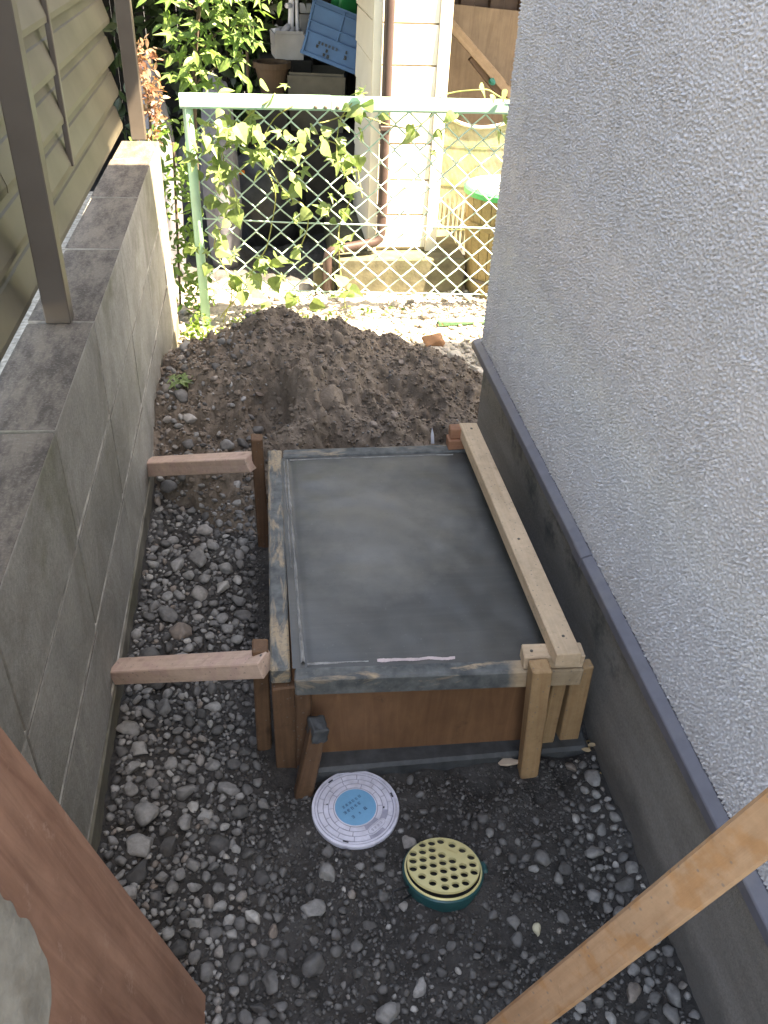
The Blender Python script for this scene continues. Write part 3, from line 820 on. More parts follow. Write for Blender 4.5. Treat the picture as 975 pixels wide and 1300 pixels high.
# soil grit over the dark ground
gr = np.random.default_rng(8); it = []
X = gr.uniform(-0.31, 0.58, 9000); Y = gr.uniform(0.36, 1.06, 9000)
for x, y in zip(X, Y):
    if not (-0.03 < x < 0.56 and y > 0.985): it.append((x, y, float(ground_h(x, y)), gr.uniform(0.0012, 0.0034)))
X = gr.uniform(-0.16, -0.03, 1500); Y = gr.uniform(1.06, 1.8, 1500)
it += [(x, y, float(ground_h(x, y)), gr.uniform(0.0012, 0.0032)) for x, y in zip(X, Y)]
scatter('soil_grit', it, M['pebble'], lambda r: 1, ground, seed=15, rndlo=0.0, rndhi=0.28)
# clods and stones on the pile
it = []
X = gr.uniform(-0.32, 0.9, 17000); Y = gr.uniform(1.80, 2.9, 17000)
for x, y in zip(X, Y):
    h = float(mound_h(x, y))
    if h > 0.0: it.append((x, y, h, float(gr.choice([0.0025, 0.004, 0.0058, 0.009], p=[0.42, 0.38, 0.17, 0.03])) * gr.uniform(0.8, 1.3)))
scatter('soil_clods', it, M['mound'], lambda r: 2 if r > 0.0062 else 1, mound, seed=16)
PST = [(0.455, 2.02, 0.024, 'stone_brown'), (-0.075, 2.03, 0.026, 'stone'), (-0.12, 2.02, 0.02, 'stone'), (0.29, 2.08, 0.016, 'stone_brown'), (0.07, 2.31, 0.018, 'clod'),
       (0.35, 2.12, 0.014, 'stone_brown'), (0.21, 2.22, 0.014, 'stone_brown'), (-0.03, 2.18, 0.014, 'clod'), (0.52, 2.28, 0.016, 'clod'), (0.40, 2.33, 0.013, 'stone_brown'), (0.0, 1.96, 0.016, 'stone'), (0.56, 2.12, 0.016, 'clod'), (0.25, 2.30, 0.018, 'clod')]
rk = obj('rock', mesh_np('rock', stone_shape(647, 3, 1.3) * np.array([1, 1, 1.1]), ICO[3][1], M['mound'], False), mound, Matrix.Translation((0.165, 2.13, float(mound_h(0.165, 2.13)) - 0.002)) @ Matrix.Rotation(rad(50), 4, 'X') @ Matrix.Rotation(rad(20), 4, 'Z') @ Matrix.Scale(0.048, 4))
for k, (x, y, r, mt) in enumerate(PST):
    b = (k * 5 + 3) % len(BIG)
    if (b, mt) not in big_me: big_me[(b, mt)] = mesh_np('stone', BIG[b], ICO[3][1], M[mt], True)
    obj('stone', big_me[(b, mt)], mound, Matrix.Translation((x, y, float(mound_h(x, y)) + r * 0.3)) @ rot_rand(sr_, 0.4) @ Matrix.Scale(r, 4))
# pale dry stones on the sunny ground behind the pile
it = []
X = gr.uniform(-0.5, 1.4, 5200); Y = gr.uniform(2.5, 3.38, 5200)
for x, y in zip(X, Y):
    if float(mound_h(x, y)) < 0.01 or y > 2.95 or x < -0.33: it.append((x, y, 0.0, float(gr.choice([0.004, 0.007, 0.012, 0.018], p=[0.45, 0.33, 0.17, 0.05])) * gr.uniform(0.8, 1.3)))
scatter('dry_gravel', it, M['stone_lit'], lambda r: 2 if r > 0.006 else 1, ground, seed=17)
for k, (x, y, r) in enumerate([(0.66, 2.72, 0.035), (0.76, 2.70, 0.03), (0.72, 2.62, 0.028), (0.60, 2.80, 0.03), (-0.24, 2.80, 0.03), (-0.27, 2.72, 0.026), (-0.20, 2.87, 0.034), (0.69, 2.50, 0.03), (0.84, 2.6, 0.034)]):
    b = (k * 3 + 1) % len(BIG)
    if (b, 'stone_lit') not in big_me: big_me[(b, 'stone_lit')] = mesh_np('stone', BIG[b], ICO[3][1], M['stone_lit'], True)
    obj('stone', big_me[(b, 'stone_lit')], ground, Matrix.Translation((x, y, max(0.0, float(mound_h(x, y))) + r * 0.3)) @ rot_rand(sr_, 0.3) @ Matrix.Scale(r, 4))

# ================================================================== slab and formwork
SZ = 0.258
slab = empty('concrete_slab', (0.25, 1.37, 0), 'freshly trowelled dark grey concrete slab inside the timber form', 'slab')
def slab_top():
    nx, ny = 90, 130
    x = np.linspace(0.0185, 0.508, nx); t_ = np.linspace(0, 1, ny)
    X, T = np.meshgrid(x, t_); y0 = 1.0315 - 0.042 * (X - 0.0215); Y = y0 + (1.7075 - y0) * T
    n = fft_noise(ny, nx, 0.0052, 0.05, 0.4, 41, 1.0)
    Z = SZ - 0.004 + n * 0.0007
    Z += 0.0022 * np.exp(-((X - x[0]) / 0.012) ** 2) - 0.0022 * np.exp(-((X - 0.042) / 0.006) ** 2)
    co = np.stack([X.ravel(), Y.ravel(), Z.ravel()], 1)
    return mesh_np('top_surface', co, grid_faces(ny, nx), M['slab'], True)
obj('top_surface', slab_top(), slab)
box('block_body', (0.033, 1.035, -0.05), (0.4995, 1.7055, SZ - 0.016), M['slab'], slab, 0.0)
box('base_course', (0.02, 0.992, -0.05), (0.578, 1.06, 0.028), M['cement_wet'], slab, 0.006, 0.002, 3)

fw = empty('timber_formwork', (0.25, 1.37, 0), 'timber formwork of boards, stakes and braces round the fresh slab', 'formwork')
# rails round the top (front, left, back, right)
beam('rail', (0.0215, 1.017, SZ - 0.021), (0.522, 0.996, SZ - 0.021), 0.030, 0.040, M['wood_rail_front'], fw, seed=1, bev=0.003)
beam('rail', (-0.0005 - 0.0015, 1.030, SZ - 0.019), (0.0065, 1.742, SZ - 0.019), 0.034, 0.036, M['wood_rail'], fw, seed=2, bev=0.003)
beam('rail', (0.0245, 1.724, SZ - 0.020), (0.508, 1.722, SZ - 0.020), 0.034, 0.040, M['wood_rail_wet'], fw, seed=3, bev=0.003)
beam('rail', (0.517, 1.03, SZ - 0.028), (0.512, 1.70, SZ - 0.028), 0.022, 0.040, M['wood_rail_wet'], fw, seed=4, bev=0.003)
# plywood panels
def panel(name, p0, p1, th, z0, z1):
    p0 = V(p0); p1 = V(p1); d = p1 - p0
    m = Matrix.Translation((p0 + p1) / 2 + V((0, 0, (z0 + z1) / 2))) @ Matrix.Rotation(math.atan2(d.y, d.x), 4, 'Z') @ Matrix.Rotation(math.pi / 2, 4, 'X')
    return obj(name, box_me(name, d.length, z1 - z0, th, M['ply_brown'], 0.0012), fw, m)
panel('panel', (0.024, 1.0375, 0), (0.512, 1.0285, 0), 0.011, -0.03, SZ - 0.042)
panel('panel', (0.0225, 1.041, 0), (0.0275, 1.70, 0), 0.010, -0.03, SZ - 0.012)
panel('panel', (0.034, 1.7015, 0), (0.498, 1.7005, 0), 0.010, -0.03, SZ - 0.012)
panel('panel', (0.5055, 1.041, 0), (0.5025, 1.70, 0), 0.010, -0.03, SZ - 0.014)
# chamfer strips and the pale cement lines left by the trowel
def strip(p0, p1, w, h, mat, nm='chamfer_strip', seed=0):
    n = 60; r = np.random.default_rng(seed); p0 = V(p0); p1 = V(p1); d = (p1 - p0); s = V((-d.y, d.x, 0)).normalized()
    vs = []; fs = []
    ph = r.uniform(0, 50)
    for i in range(n + 1):
        t = i / n; a = mnoise.noise(V((t * 5 + ph, 0, 0))) + 0.3 * mnoise.noise(V((t * 40 + ph, 0, 0))); b = mnoise.noise(V((t * 7, ph, 3))) + 0.35 * mnoise.noise(V((t * 60, ph, 3)))
        c = p0 + d * t + s * a * w * 0.35; ww = w * (0.55 + 0.65 * max(0, b + 0.35))
        vs += [c - s * ww / 2 - V((0, 0, 0.002)), c + V((0, 0, h * (0.7 + 0.5 * b))), c + s * ww / 2 - V((0, 0, 0.002))]
        if i: fs += [(3 * i - 3, 3 * i - 2, 3 * i + 1, 3 * i), (3 * i - 2, 3 * i - 1, 3 * i + 2, 3 * i + 1)]
    return obj(nm, mesh_py(nm, vs, fs, mat), fw)
strip((0.0365, 1.045, SZ - 0.003), (0.0330, 1.700, SZ - 0.003), 0.0060, 0.0026, M['cement_pale'], seed=1)
strip((0.0275, 1.30, SZ - 0.001), (0.0265, 1.69, SZ - 0.001), 0.0040, 0.0020, M['cement_pale'], seed=2)
strip((0.044, 1.0415, SZ - 0.003), (0.150, 1.0375, SZ - 0.003), 0.0055, 0.0022, M['cement_pale'], seed=3)
M['pink_strip'] = m_plain('pink_chamfer_strip', (0.58, 0.47, 0.47), 0.7, 0.15, 40)
strip((0.165, 1.0385, SZ - 0.002), (0.302, 1.0325, SZ - 0.002), 0.0085, 0.0030, M['pink_strip'], seed=4)
strip((0.04, 1.6985, SZ - 0.003), (0.43, 1.697, SZ - 0.003), 0.0030, 0.0016, M['cement_pale'], seed=5)
# stakes: (foot, head, width, depth, material)
def stake(f, h, w, d, mat, seed, up=(0, 1, 0)):
    return beam('stake', f, h, w, d, M[mat], fw, up=up, seed=seed, bev=0.0025, jit=0.001)
stake((-0.041, 1.088, -0.06), (-0.036, 1.088, 0.262), 0.028, 0.034, 'wood_stake', 11)
stake((0.002, 1.040, -0.06), (0.002, 1.037, 0.215), 0.042, 0.022, 'wood_stake', 12)
stake((0.036, 1.018, -0.06), (0.034, 1.018, 0.212), 0.028, 0.020, 'wood_stake', 13)
s4 = stake((0.022, 0.966, -0.05), (0.058, 0.975, 0.170), 0.032, 0.022, 'wood_stake', 14)
stake((-0.030, 1.712, -0.06), (-0.034, 1.712, 0.312), 0.027, 0.030, 'wood_stake', 15)
stake((0.456, 0.972, -0.06), (0.432, 0.966, 0.292), 0.034, 0.030, 'wood_stake_new', 16)
stake((0.548, 1.030, -0.06), (0.535, 1.022, 0.228), 0.040, 0.024, 'wood_stake_new', 17)
stake((0.500, 1.020, -0.06), (0.497, 1.019, 0.222), 0.026, 0.018, 'wood_stake_new', 18)
# cement dropped on the leaning stake's head
bm = bmesh.new(); bmesh.ops.create_cube(bm, size=1)
bmesh.ops.subdivide_edges(bm, edges=bm.edges[:], cuts=7, use_grid_fill=True)
for v in bm.verts:
    v.co = V((v.co.x * 0.036, v.co.y * 0.0265, v.co.z * (0.030 + (0.010 if v.co.z < 0 else 0) * mnoise.noise(v.co * 3))))
    v.co += v.co.normalized() * (0.0035 * mnoise.noise(v.co * 90) + 0.0018 * mnoise.noise(v.co * 230))
bd = V((0.058, 0.975, 0.170)) - V((0.022, 0.966, -0.05))
obj('cement_cap', bm_mesh('cement_cap', bm, M['cement_wet'], True), s4, Matrix.Translation((0.0565, 0.9745, 0.162)) @ bd.to_track_quat('Z', 'Y').to_matrix().to_4x4())
# braces to the block wall
br0 = beam('brace', (-0.3185, 1.216, 0.088), (-0.025, 1.056, 0.246), 0.043, 0.033, M['wood_brace'], fw, seed=21)
beam('brace', (-0.3185, 1.935, 0.100), (-0.044, 1.700, 0.252), 0.043, 0.038, M['wood_brace'], fw, seed=22)
# cleats and the long batten over the right side
cl0 = beam('cleat', (0.414, 1.006, SZ + 0.0155), (0.520, 1.001, SZ + 0.0155), 0.034, 0.030, M['wood_new'], fw, seed=23)
beam('cleat', (0.420, 1.727, SZ + 0.013), (0.476, 1.727, SZ + 0.013), 0.032, 0.026, M['wood_red'], fw, seed=24)
beam('cleat', (0.424, 1.732, SZ + 0.0395), (0.452, 1.732, SZ + 0.0395), 0.028, 0.026, M['wood_red'], fw, seed=25)
bat = beam('batten', (0.4785, 0.962, SZ + 0.0455), (0.4705, 1.745, SZ + 0.0410), 0.044, 0.029, M['wood_new'], fw, seed=26, bev=0.0018)
nail = lathe_me('nail', [(0.0, -0.004), (0.0026, -0.0035), (0.0028, 0.0006), (0.0022, 0.0012), (0.0, 0.0013)], 10, M['wire_dark'])
for x, y, z, pp in ((0.480, 1.005, SZ + 0.0600, bat), (0.428, 1.004, SZ + 0.0305, cl0), (0.473, 1.715, SZ + 0.056, bat), (0.474, 1.28, SZ + 0.0585, bat), (-0.034, 1.064, 0.2585, br0)):
    obj('nail', nail, pp, Matrix.Translation((x, y, z)))

# ------------------------------------------------------------------ leaning stick, lower right
t0 = V((0.396, 0.375, 0.715)); t1 = V((0.264, 0.439, 0.243)); dd = (t1 - t0)
stick = beam('leaning_stick', t1 + dd * 0.515, t0 - dd * 1.22, 0.040, 0.046, M['wood_stick'], None, up=(-0.55, -0.45, 0.70), seed=31, bev=0.003, jit=0.0012)
tag(stick, 'long square wooden stick leaning across the lower right against the house', 'stick')

# ------------------------------------------------------------------ red plywood sheet leaning on the block wall
b0 = V((-0.132, 0.626, 0.004)); a0 = V((-0.29, 0.626, 0.624)); up = (a0 - b0).normalized()
py = V((0, -1, 0)); pn = up.cross(py).normalized()
Lh = 0.74; Lw = 1.15
mt = Matrix((py, up, pn)).transposed().to_4x4()
ctr = b0 + up * Lh / 2 + py * Lw / 2 + pn * (-0.006 if pn.x > 0 else 0.006)
ply = obj('plywood_sheet', box_me('plywood_sheet', Lw, Lh, 0.012, M['ply_red'], 0.0012), None, Matrix.Translation(ctr) @ mt)
tag(ply, 'reddish brown form plywood sheet leaning on the block wall, with a grey cement patch', 'plywood')
sgn = 1 if pn.x > 0 else -1
def patch():
    # rounded patch of dried cement, in the sheet's own plane: u along py, v up
    n = 120; vs = [(0.27, 0.54, 0)]; fs = []
    for k in range(n):
        a = 2 * math.pi * k / n; rr = 1 + 0.09 * mnoise.noise(V((math.cos(a) * 1.5, math.sin(a) * 1.5, 4))) + 0.05 * mnoise.noise(V((math.cos(a) * 6, math.sin(a) * 6, 9)))
        rr2 = (abs(math.cos(a)) ** 3 + abs(math.sin(a)) ** 3) ** (-1 / 3)
        vs.append((0.27 + 0.125 * rr * rr2 * math.cos(a), 0.54 + 0.105 * rr * rr2 * math.sin(a), 0))
    for k in range(n): fs.append((0, 1 + k, 1 + (k + 1) % n))
    vv = [b0 + py * u + up * v + pn * (sgn * 0.0012) for u, v, _ in vs]
    return mesh_py('cement_patch', vv, fs, M['cement_patch'])
obj('cement_patch', patch(), ply)

# ================================================================== drains
lid = empty('inspection_cover', (0.120, 0.918, 0.0), 'round white plastic drain cover with a blue centre label', 'drain cover')
LZ = 0.0125
LM = Matrix.Translation((0.120, 0.918, 0.0)) @ Matrix.Rotation(rad(1.5), 4, 'X')
obj('rim', lathe_me('rim', [(0.070, -0.03), (0.0765, -0.03), (0.0785, LZ - 0.003), (0.0778, LZ), (0.0735, LZ + 0.0004), (0.0730, LZ - 0.002), (0.060, LZ - 0.002)], 96, M['lid']), lid, LM)
cpl = obj('cover_plate', lathe_me('cover_plate', [(0.0725, LZ - 0.010), (0.0725, LZ - 0.0012), (0.0, LZ - 0.0012)], 72, M['lid_groove']), lid, LM)
def arc_block(r0, r1, a0, a1, h, mat, nm='raised_block', z=LZ):
    n = max(2, int((a1 - a0) / 0.12)); vs = []; fs = []
    for i in range(n + 1):
        a = a0 + (a1 - a0) * i / n
        for (r, zz) in ((r0, z - 0.0015), (r1, z - 0.0015), (r1 - 0.0004, z + h), (r0 + 0.0004, z + h)):
            vs.append((r * math.cos(a), r * math.sin(a), zz))
        if i:
            b = 4 * (i - 1)
            for k in range(4): fs.append((b + k, b + (k + 1) % 4, b + 4 + (k + 1) % 4, b + 4 + k))
    fs.append((0, 1, 2, 3)); fs.append((4 * n + 3, 4 * n + 2, 4 * n + 1, 4 * n))
    return obj(nm, mesh_py(nm, vs, fs, mat), cpl, LM)
arc_block(0.0685, 0.0722, 0, 2 * math.pi - 0.001, 0.0001, M['lid'], 'inner_ring')
OB = rad(-52)                                    # where the oval name field sits
def near_oval(a0, a1, lim):
    m = (a0 + a1) / 2; d = (m - OB + math.pi) % (2 * math.pi) - math.pi
    return abs(d) < lim
for (r0, r1, n, off, lim) in ((0.0585, 0.0672, 14, 0.1, 0.28), (0.0492, 0.0573, 12, 0.35, 0.52), (0.0400, 0.0480, 10, 0.0, 0.50)):
    for k in range(n):
        a = off + 2 * math.pi * k / n; b = a + 2 * math.pi / n - 0.0014 / r0
        if not near_oval(a, b, lim): arc_block(r0, r1, a, b, 0.0002, M['lid'])
ldc = obj('label_disc', lathe_me('label_disc', [(0.0370, LZ - 0.003), (0.0370, LZ + 0.0002), (0.0364, LZ + 0.0006), (0.0, LZ + 0.0006)], 64, M['lid_blue']), lid, LM)
obj('label_ring', lathe_me('label_ring', [(0.0375, LZ - 0.003), (0.0388, LZ - 0.003), (0.0386, LZ + 0.0003), (0.0376, LZ + 0.0003)], 64, M['lid']), lid, LM)
def flat_marks(name, quads, z, mat, parent, mtx):
    """flat print: quads are (cx, cy, w, h, angle)"""
    vs = []; fs = []
    for cx, cy, w, h, a in quads:
        c, s = math.cos(a), math.sin(a); b = len(vs)
        for u, v in ((-w, -h), (w, -h), (w, h), (-w, h)):
            vs.append((cx + (u * c - v * s) / 2, cy + (u * s + v * c) / 2, z))
        fs.append((b, b + 1, b + 2, b + 3))
    return obj(name, mesh_py(name, vs, fs, mat), parent, mtx)
def glyph(cx, cy, s, a, seed, thick=0.13):
    r = np.random.default_rng(seed); q = []
    c, sn = math.cos(a), math.sin(a)
    def add(u, v, w, h): q.append((cx + (u * c - v * sn) * s, cy + (u * sn + v * c) * s, w * s, h * s, a))
    for k in range(3): add(r.uniform(-0.06, 0.06), -0.36 + 0.34 * k + r.uniform(-0.05, 0.05), r.uniform(0.5, 0.85), thick)
    for k in range(2): add(r.choice([-0.28, 0.0, 0.26]), r.uniform(-0.1, 0.1), thick, r.uniform(0.5, 0.9))
    return q
Q = []; A = rad(32)
for k in range(6): Q += glyph(-0.0215 + 0.0072 * k * math.cos(A), 0.0015 + 0.0072 * k * math.sin(A) , 0.0062, A, 900 + k)
for k in range(5): Q += glyph(-0.0195 + 0.0078 * k * math.cos(A), -0.0100 + 0.0078 * k * math.sin(A), 0.0066, A, 920 + k)
Q += glyph(-0.006, -0.0195, 0.0065, A, 950) + glyph(0.0165, -0.0045, 0.0068, A, 951, 0.2) + glyph(0.006, -0.013, 0.0055, A, 952)
flat_marks('lettering', Q, LZ + 0.0009, M['ink_blue'], ldc, LM)
# oval name field with raised strokes
oc = V((math.cos(OB) * 0.0535, math.sin(OB) * 0.0535, 0)); oa = OB + math.pi / 2
vs = []; n = 40
for k in range(n):
    a = 2 * math.pi * k / n; u = 0.0205 * math.copysign(abs(math.cos(a)) ** 0.6, math.cos(a)); v = 0.0075 * math.copysign(abs(math.sin(a)) ** 0.8, math.sin(a))
    vs.append((u, v))
def oval(scale_u, scale_v, z, mat, nm):
    pts = [(oc.x + u * scale_u * math.cos(oa) - v * scale_v * math.sin(oa), oc.y + u * scale_u * math.sin(oa) + v * scale_v * math.cos(oa)) for u, v in vs]
    V3 = [(x, y, LZ - 0.002) for x, y in pts] + [(x, y, z) for x, y in pts]
    F = [(k, (k + 1) % n, n + (k + 1) % n, n + k) for k in range(n)] + [tuple(range(n, 2 * n))]
    return obj(nm, mesh_py(nm, V3, F, mat), cpl, LM)
oval(1.0, 1.0, LZ + 0.0006, M['lid'], 'name_field_edge'); oval(0.93, 0.84, LZ + 0.0008, M['lid_groove'], 'name_field_groove'); oval(0.89, 0.74, LZ + 0.0010, M['lid'], 'name_field')
Q = []
for k in range(4): Q += glyph(oc.x + (-0.0105 + 0.0068 * k) * math.cos(oa), oc.y + (-0.0105 + 0.0068 * k) * math.sin(oa), 0.0058, oa, 970 + k, 0.10)
flat_marks('raised_lettering', Q, LZ + 0.0013, M['lid_groove'], cpl, LM)
flat_marks('slot', [(0.0698 * math.cos(a), 0.0698 * math.sin(a), 0.010, 0.0030, a + math.pi / 2) for a in (rad(15), rad(125), rad(250))] + [(-0.050, 0.010, 0.003, 0.0022, 0.2), (0.050, -0.006, 0.0026, 0.0045, -0.2)], LZ + 0.0008, M['lid_dark'], lid, LM)

dr = empty('floor_drain', (0.252, 0.775, 0.0), 'round brass grate with holes on a teal plastic drain body', 'drain')
DM = Matrix.Translation((0.252, 0.776, 0.003)) @ Matrix.Rotation(rad(2), 4, 'Y') @ Matrix.Rotation(rad(-11), 4, 'X')
bodyp = [(0.050, -0.05), (0.056, -0.03), (0.0635, -0.012), (0.0655, 0.004), (0.0675, 0.006), (0.0680, 0.016), (0.0660, 0.0185), (0.0650, 0.0175), (0.0640, 0.004), (0.040, -0.012)]
obj('body', lathe_me('body', bodyp, 72, M['teal'], False), dr, DM)
obj('collar', lathe_me('collar', [(0.0645, 0.006), (0.0652, 0.0190), (0.0640, 0.0205), (0.0622, 0.0205), (0.0615, 0.010), (0.0610, 0.004)], 72, M['gold']), dr, DM)
crop = [(338, 127), (432, 118), (524, 108), (624, 153), (707, 210), (771, 283), (764, 355), (755, 426), (657, 440), (646, 515), (549, 528), (450, 540), (345, 493), (262, 428), (198, 349), (213, 277), (229, 208), (325, 197), (420, 184), (310, 270), (407, 255), (498, 245), (295, 340), (393, 330), (488, 316), (583, 305), (378, 404), (475, 391), (572, 377), (666, 365), (461, 467), (560, 453)]
from mathutils.geometry import delaunay_2d_cdt
pts = []; edg = []; HR = 0.0066
holes = [((cx - 490) / 340 * 0.0605, -(cy - 330) / 260 * 0.0605) for cx, cy in crop]
for (cx, cy, r, n) in [(0, 0, 0.0605, 72)] + [(hx, hy, HR, 16) for hx, hy in holes]:
    b = len(pts)
    pts += [V((cx + r * math.cos(2 * math.pi * k / n), cy + r * math.sin(2 * math.pi * k / n))) for k in range(n)]
    edg += [(b + k, b + (k + 1) % n) for k in range(n)]
ov, oe, of, _, _, _ = delaunay_2d_cdt(pts, edg, [], 0, 1e-7)
bm = bmesh.new(); bv = [bm.verts.new((p.x, p.y, 0)) for p in ov]
for f_ in of:
    c = sum((ov[i] for i in f_), V((0, 0))) / len(f_)
    if all((c.x - hx) ** 2 + (c.y - hy) ** 2 > (HR * 0.97) ** 2 for hx, hy in holes): bm.faces.new([bv[i] for i in f_])
r_ = bmesh.ops.extrude_face_region(bm, geom=bm.faces[:])
for g in r_['geom']:
    if isinstance(g, bmesh.types.BMVert): g.co.z += 0.0045
obj('grate', bm_mesh('grate', bm, M['gold']), dr, DM @ Matrix.Translation((0.0, 0.001, 0.0225)) @ Matrix.Rotation(rad(-3), 4, 'X'))
obj('cup', lathe_me('cup', [(0.0605, 0.020), (0.0600, 0.004), (0.050, -0.02), (0.0, -0.024)], 48, M['black']), dr, DM)
tube('clip', [DM @ V(p) for p in ((-0.060, -0.026, 0.012), (-0.088, -0.030, 0.010), (-0.092, -0.042, 0.004), (-0.084, -0.047, 0.0), (-0.060, -0.036, 0.004))], 0.0021, M['black'], dr, 6)
obj('tab', box_me('tab', 0.012, 0.024, 0.016, M['teal'], 0.003), dr, DM @ Matrix.Translation((0.071, 0.004, 0.004)))
flat_marks('maker_mark', [(0.016, 0.030, 0.016, 0.0012, -0.6), (0.021, 0.026, 0.018, 0.0012, -0.6), (0.029, 0.024, 0.004, 0.0012, 0.9), (0.010, 0.0345, 0.004, 0.0012, 0.9)], 0.0, m_plain('stamped_mark', (0.80, 0.70, 0.36), 0.3, metal=0.7), dr, DM @ Matrix.Translation((0, 0.001, 0.0277)) @ Matrix.Rotation(rad(-3), 4, 'X'))

# ================================================================== chain link fence
FY = 3.05
cf = empty('chain_link_fence', (0.5, FY, 0), 'mint green chain link fence with a flat top rail behind the soil pile', 'fence')
obj('post', lathe_me('post', [(0.0165, -0.15), (0.0165, 0.782), (0.014, 0.790), (0.0, 0.792)], 20, M['mint'], True), cf, Matrix.Translation((-0.222, FY, 0)))
def rail_me(L):
    p = [(-0.016, 0.0), (0.016, 0.0), (0.018, 0.006), (0.018, 0.032), (0.011, 0.042), (-0.011, 0.042), (-0.018, 0.032), (-0.018, 0.006)]
    n = len(p); vs = [(x, a, b) for x in (0, L) for a, b in p]
    fs = [(k, (k + 1) % n, n + (k + 1) % n, n + k) for k in range(n)] + [tuple(range(n))[::-1], tuple(range(n, 2 * n))]
    return mesh_py('rail', vs, fs, M['mint'])
obj('rail', rail_me(0.485), cf, Matrix.Translation((-0.245, FY - 0.004, 0.757)))
obj('rail', rail_me(1.20), cf, Matrix.Translation((0.2415, FY - 0.004, 0.755)))
bolt = lathe_me('bolt', [(0.0055, -0.006), (0.006, 0.003), (0.004, 0.006), (0.0, 0.0065)], 10, M['wire_dark'])
for x in (0.19, 0.222, 0.262, 0.298):
    obj('bolt', bolt, cf, Matrix.Translation((x, FY - 0.0235, 0.768)) @ Matrix.Rotation(rad(90), 4, 'X'))
Wd = 0.088; Hd = 0.082
NK = 16
def zig(par):
    pts = []
    for k in range(NK + 1):
        x = (Wd / 2 + 0.0012) if (k + par) % 2 else -0.0012
        z = -k * Hd / 2
        s = 0.0028 * (1 if (k % 2) else -1)
        if 0 < k < NK:
            sx = 0.003 if (k + par) % 2 == 0 else -0.003
            pts += [V((x + sx, s * 0.4, z + 0.0035)), V((x, s, z)), V((x + sx, -s * 0.4, z - 0.0035))]
        else: pts.append(V((x, s, z)))
    v, f = ring_tube(pts, 0.0027, 5)
    return mesh_py('wire', v, f, M['wire'], True)
zm = [zig(0), zig(1)]
for i in range(34):
    obj('wire', zm[i % 2], cf, Matrix.Translation((-0.198 + i * Wd / 2, FY + 0.016 + 0.002 * math.sin(i * 0.7), 0.765 - 0.0008 * i)))
tube('line_wire', [(-0.21, FY + 0.013, 0.398), (0.1, FY + 0.012, 0.384), (0.5, FY + 0.013, 0.372), (1.25, FY + 0.013, 0.352)], 0.0028, M['wire'], cf, 6)
tube('line_wire', [(-0.19, FY + 0.016, 0.142), (0.2, FY + 0.015, 0.128), (0.7, FY + 0.016, 0.112), (1.25, FY + 0.016, 0.100)], 0.0024, M['wire'], cf, 6)

# ================================================================== leaves and plants
def leaf_mesh(name, outline, fold, mat, droop=0.12):
    """outline: (u along, w half width) pairs; folded along the midrib"""
    vs = []; fs = []
    n = len(outline)
    for u, w in outline:
        zz = -droop * u * u
        vs += [(u, -w, zz + fold * w), (u, 0, zz), (u, w, zz + fold * w)]
    for k in range(n - 1):
        a = 3 * k; b = a + 3
        fs += [(a, a + 1, b + 1, b), (a + 1, a + 2, b + 2, b + 1)]
    return mesh_py(name, vs, fs, mat)
HEART = [(-0.08, 0.10), (-0.05, 0.36), (0.10, 0.50), (0.32, 0.47), (0.58, 0.30), (0.82, 0.12), (1.0, 0.004)]
LANCE = [(0.0, 0.01), (0.2, 0.17), (0.45, 0.22), (0.72, 0.16), (1.0, 0.003)]
def lobed(name, mat, k=5):
    vs = [(0, 0, 0)]; fs = []
    angs = np.linspace(-2.2, 2.2, k); lens = [0.55, 0.85, 1.0, 0.85, 0.55]
    ring = [(-0.06, -0.10, 0)]
    for i, (a, l) in enumerate(zip(angs, lens)):
        d = 0.24
        ring.append((0.55 * l * math.cos(a - d), 0.55 * l * math.sin(a - d), -0.02))
        ring.append((l * math.cos(a), l * math.sin(a), -0.14 * l))
        ring.append((0.55 * l * math.cos(a + d), 0.55 * l * math.sin(a + d), -0.02))
        if i < k - 1:
            m = (a + angs[i + 1]) / 2; ring.append((0.33 * math.cos(m), 0.33 * math.sin(m), 0.03))
    ring.append((-0.06, 0.10, 0))
    vs += ring
    for i in range(1, len(vs) - 1): fs.append((0, i, i + 1))
    fs.append((0, len(vs) - 1, 1))
    return mesh_py(name, vs, fs, mat)
LM_vine = [leaf_mesh('leaf', HEART, 0.30, M['leaf_vine'], 0.20), leaf_mesh('leaf', HEART, -0.18, M['leaf_vine'], 0.35), lobed('leaf', M['leaf_vine'])]
LM_maple = [lobed('leaf', M['leaf_maple']), leaf_mesh('leaf', LANCE, 0.25, M['leaf_maple'], 0.25)]
pr = np.random.default_rng(101)
def leaf_rot(r, face=(0, -0.75, 0.6), spread=0.6):
    n = (V(face).normalized() + V(r.normal(0, spread, 3))).normalized()
    a = V((r.normal(0, 0.8), r.normal(0, 0.3), -0.7 + r.normal(0, 0.5)))
    x = (a - n * a.dot(n)).normalized(); y = n.cross(x)
    return Matrix((x, y, n)).transposed().to_4x4()
def put_leaves(parent, lib, spots, size, face, spread, r):
    for (x, y, z) in spots:
        s = r.uniform(*size)
        obj('leaf', lib[int(r.integers(len(lib)))], parent, Matrix.Translation((x, y, z)) @ leaf_rot(r, face, spread) @ Matrix.Scale(s, 4))

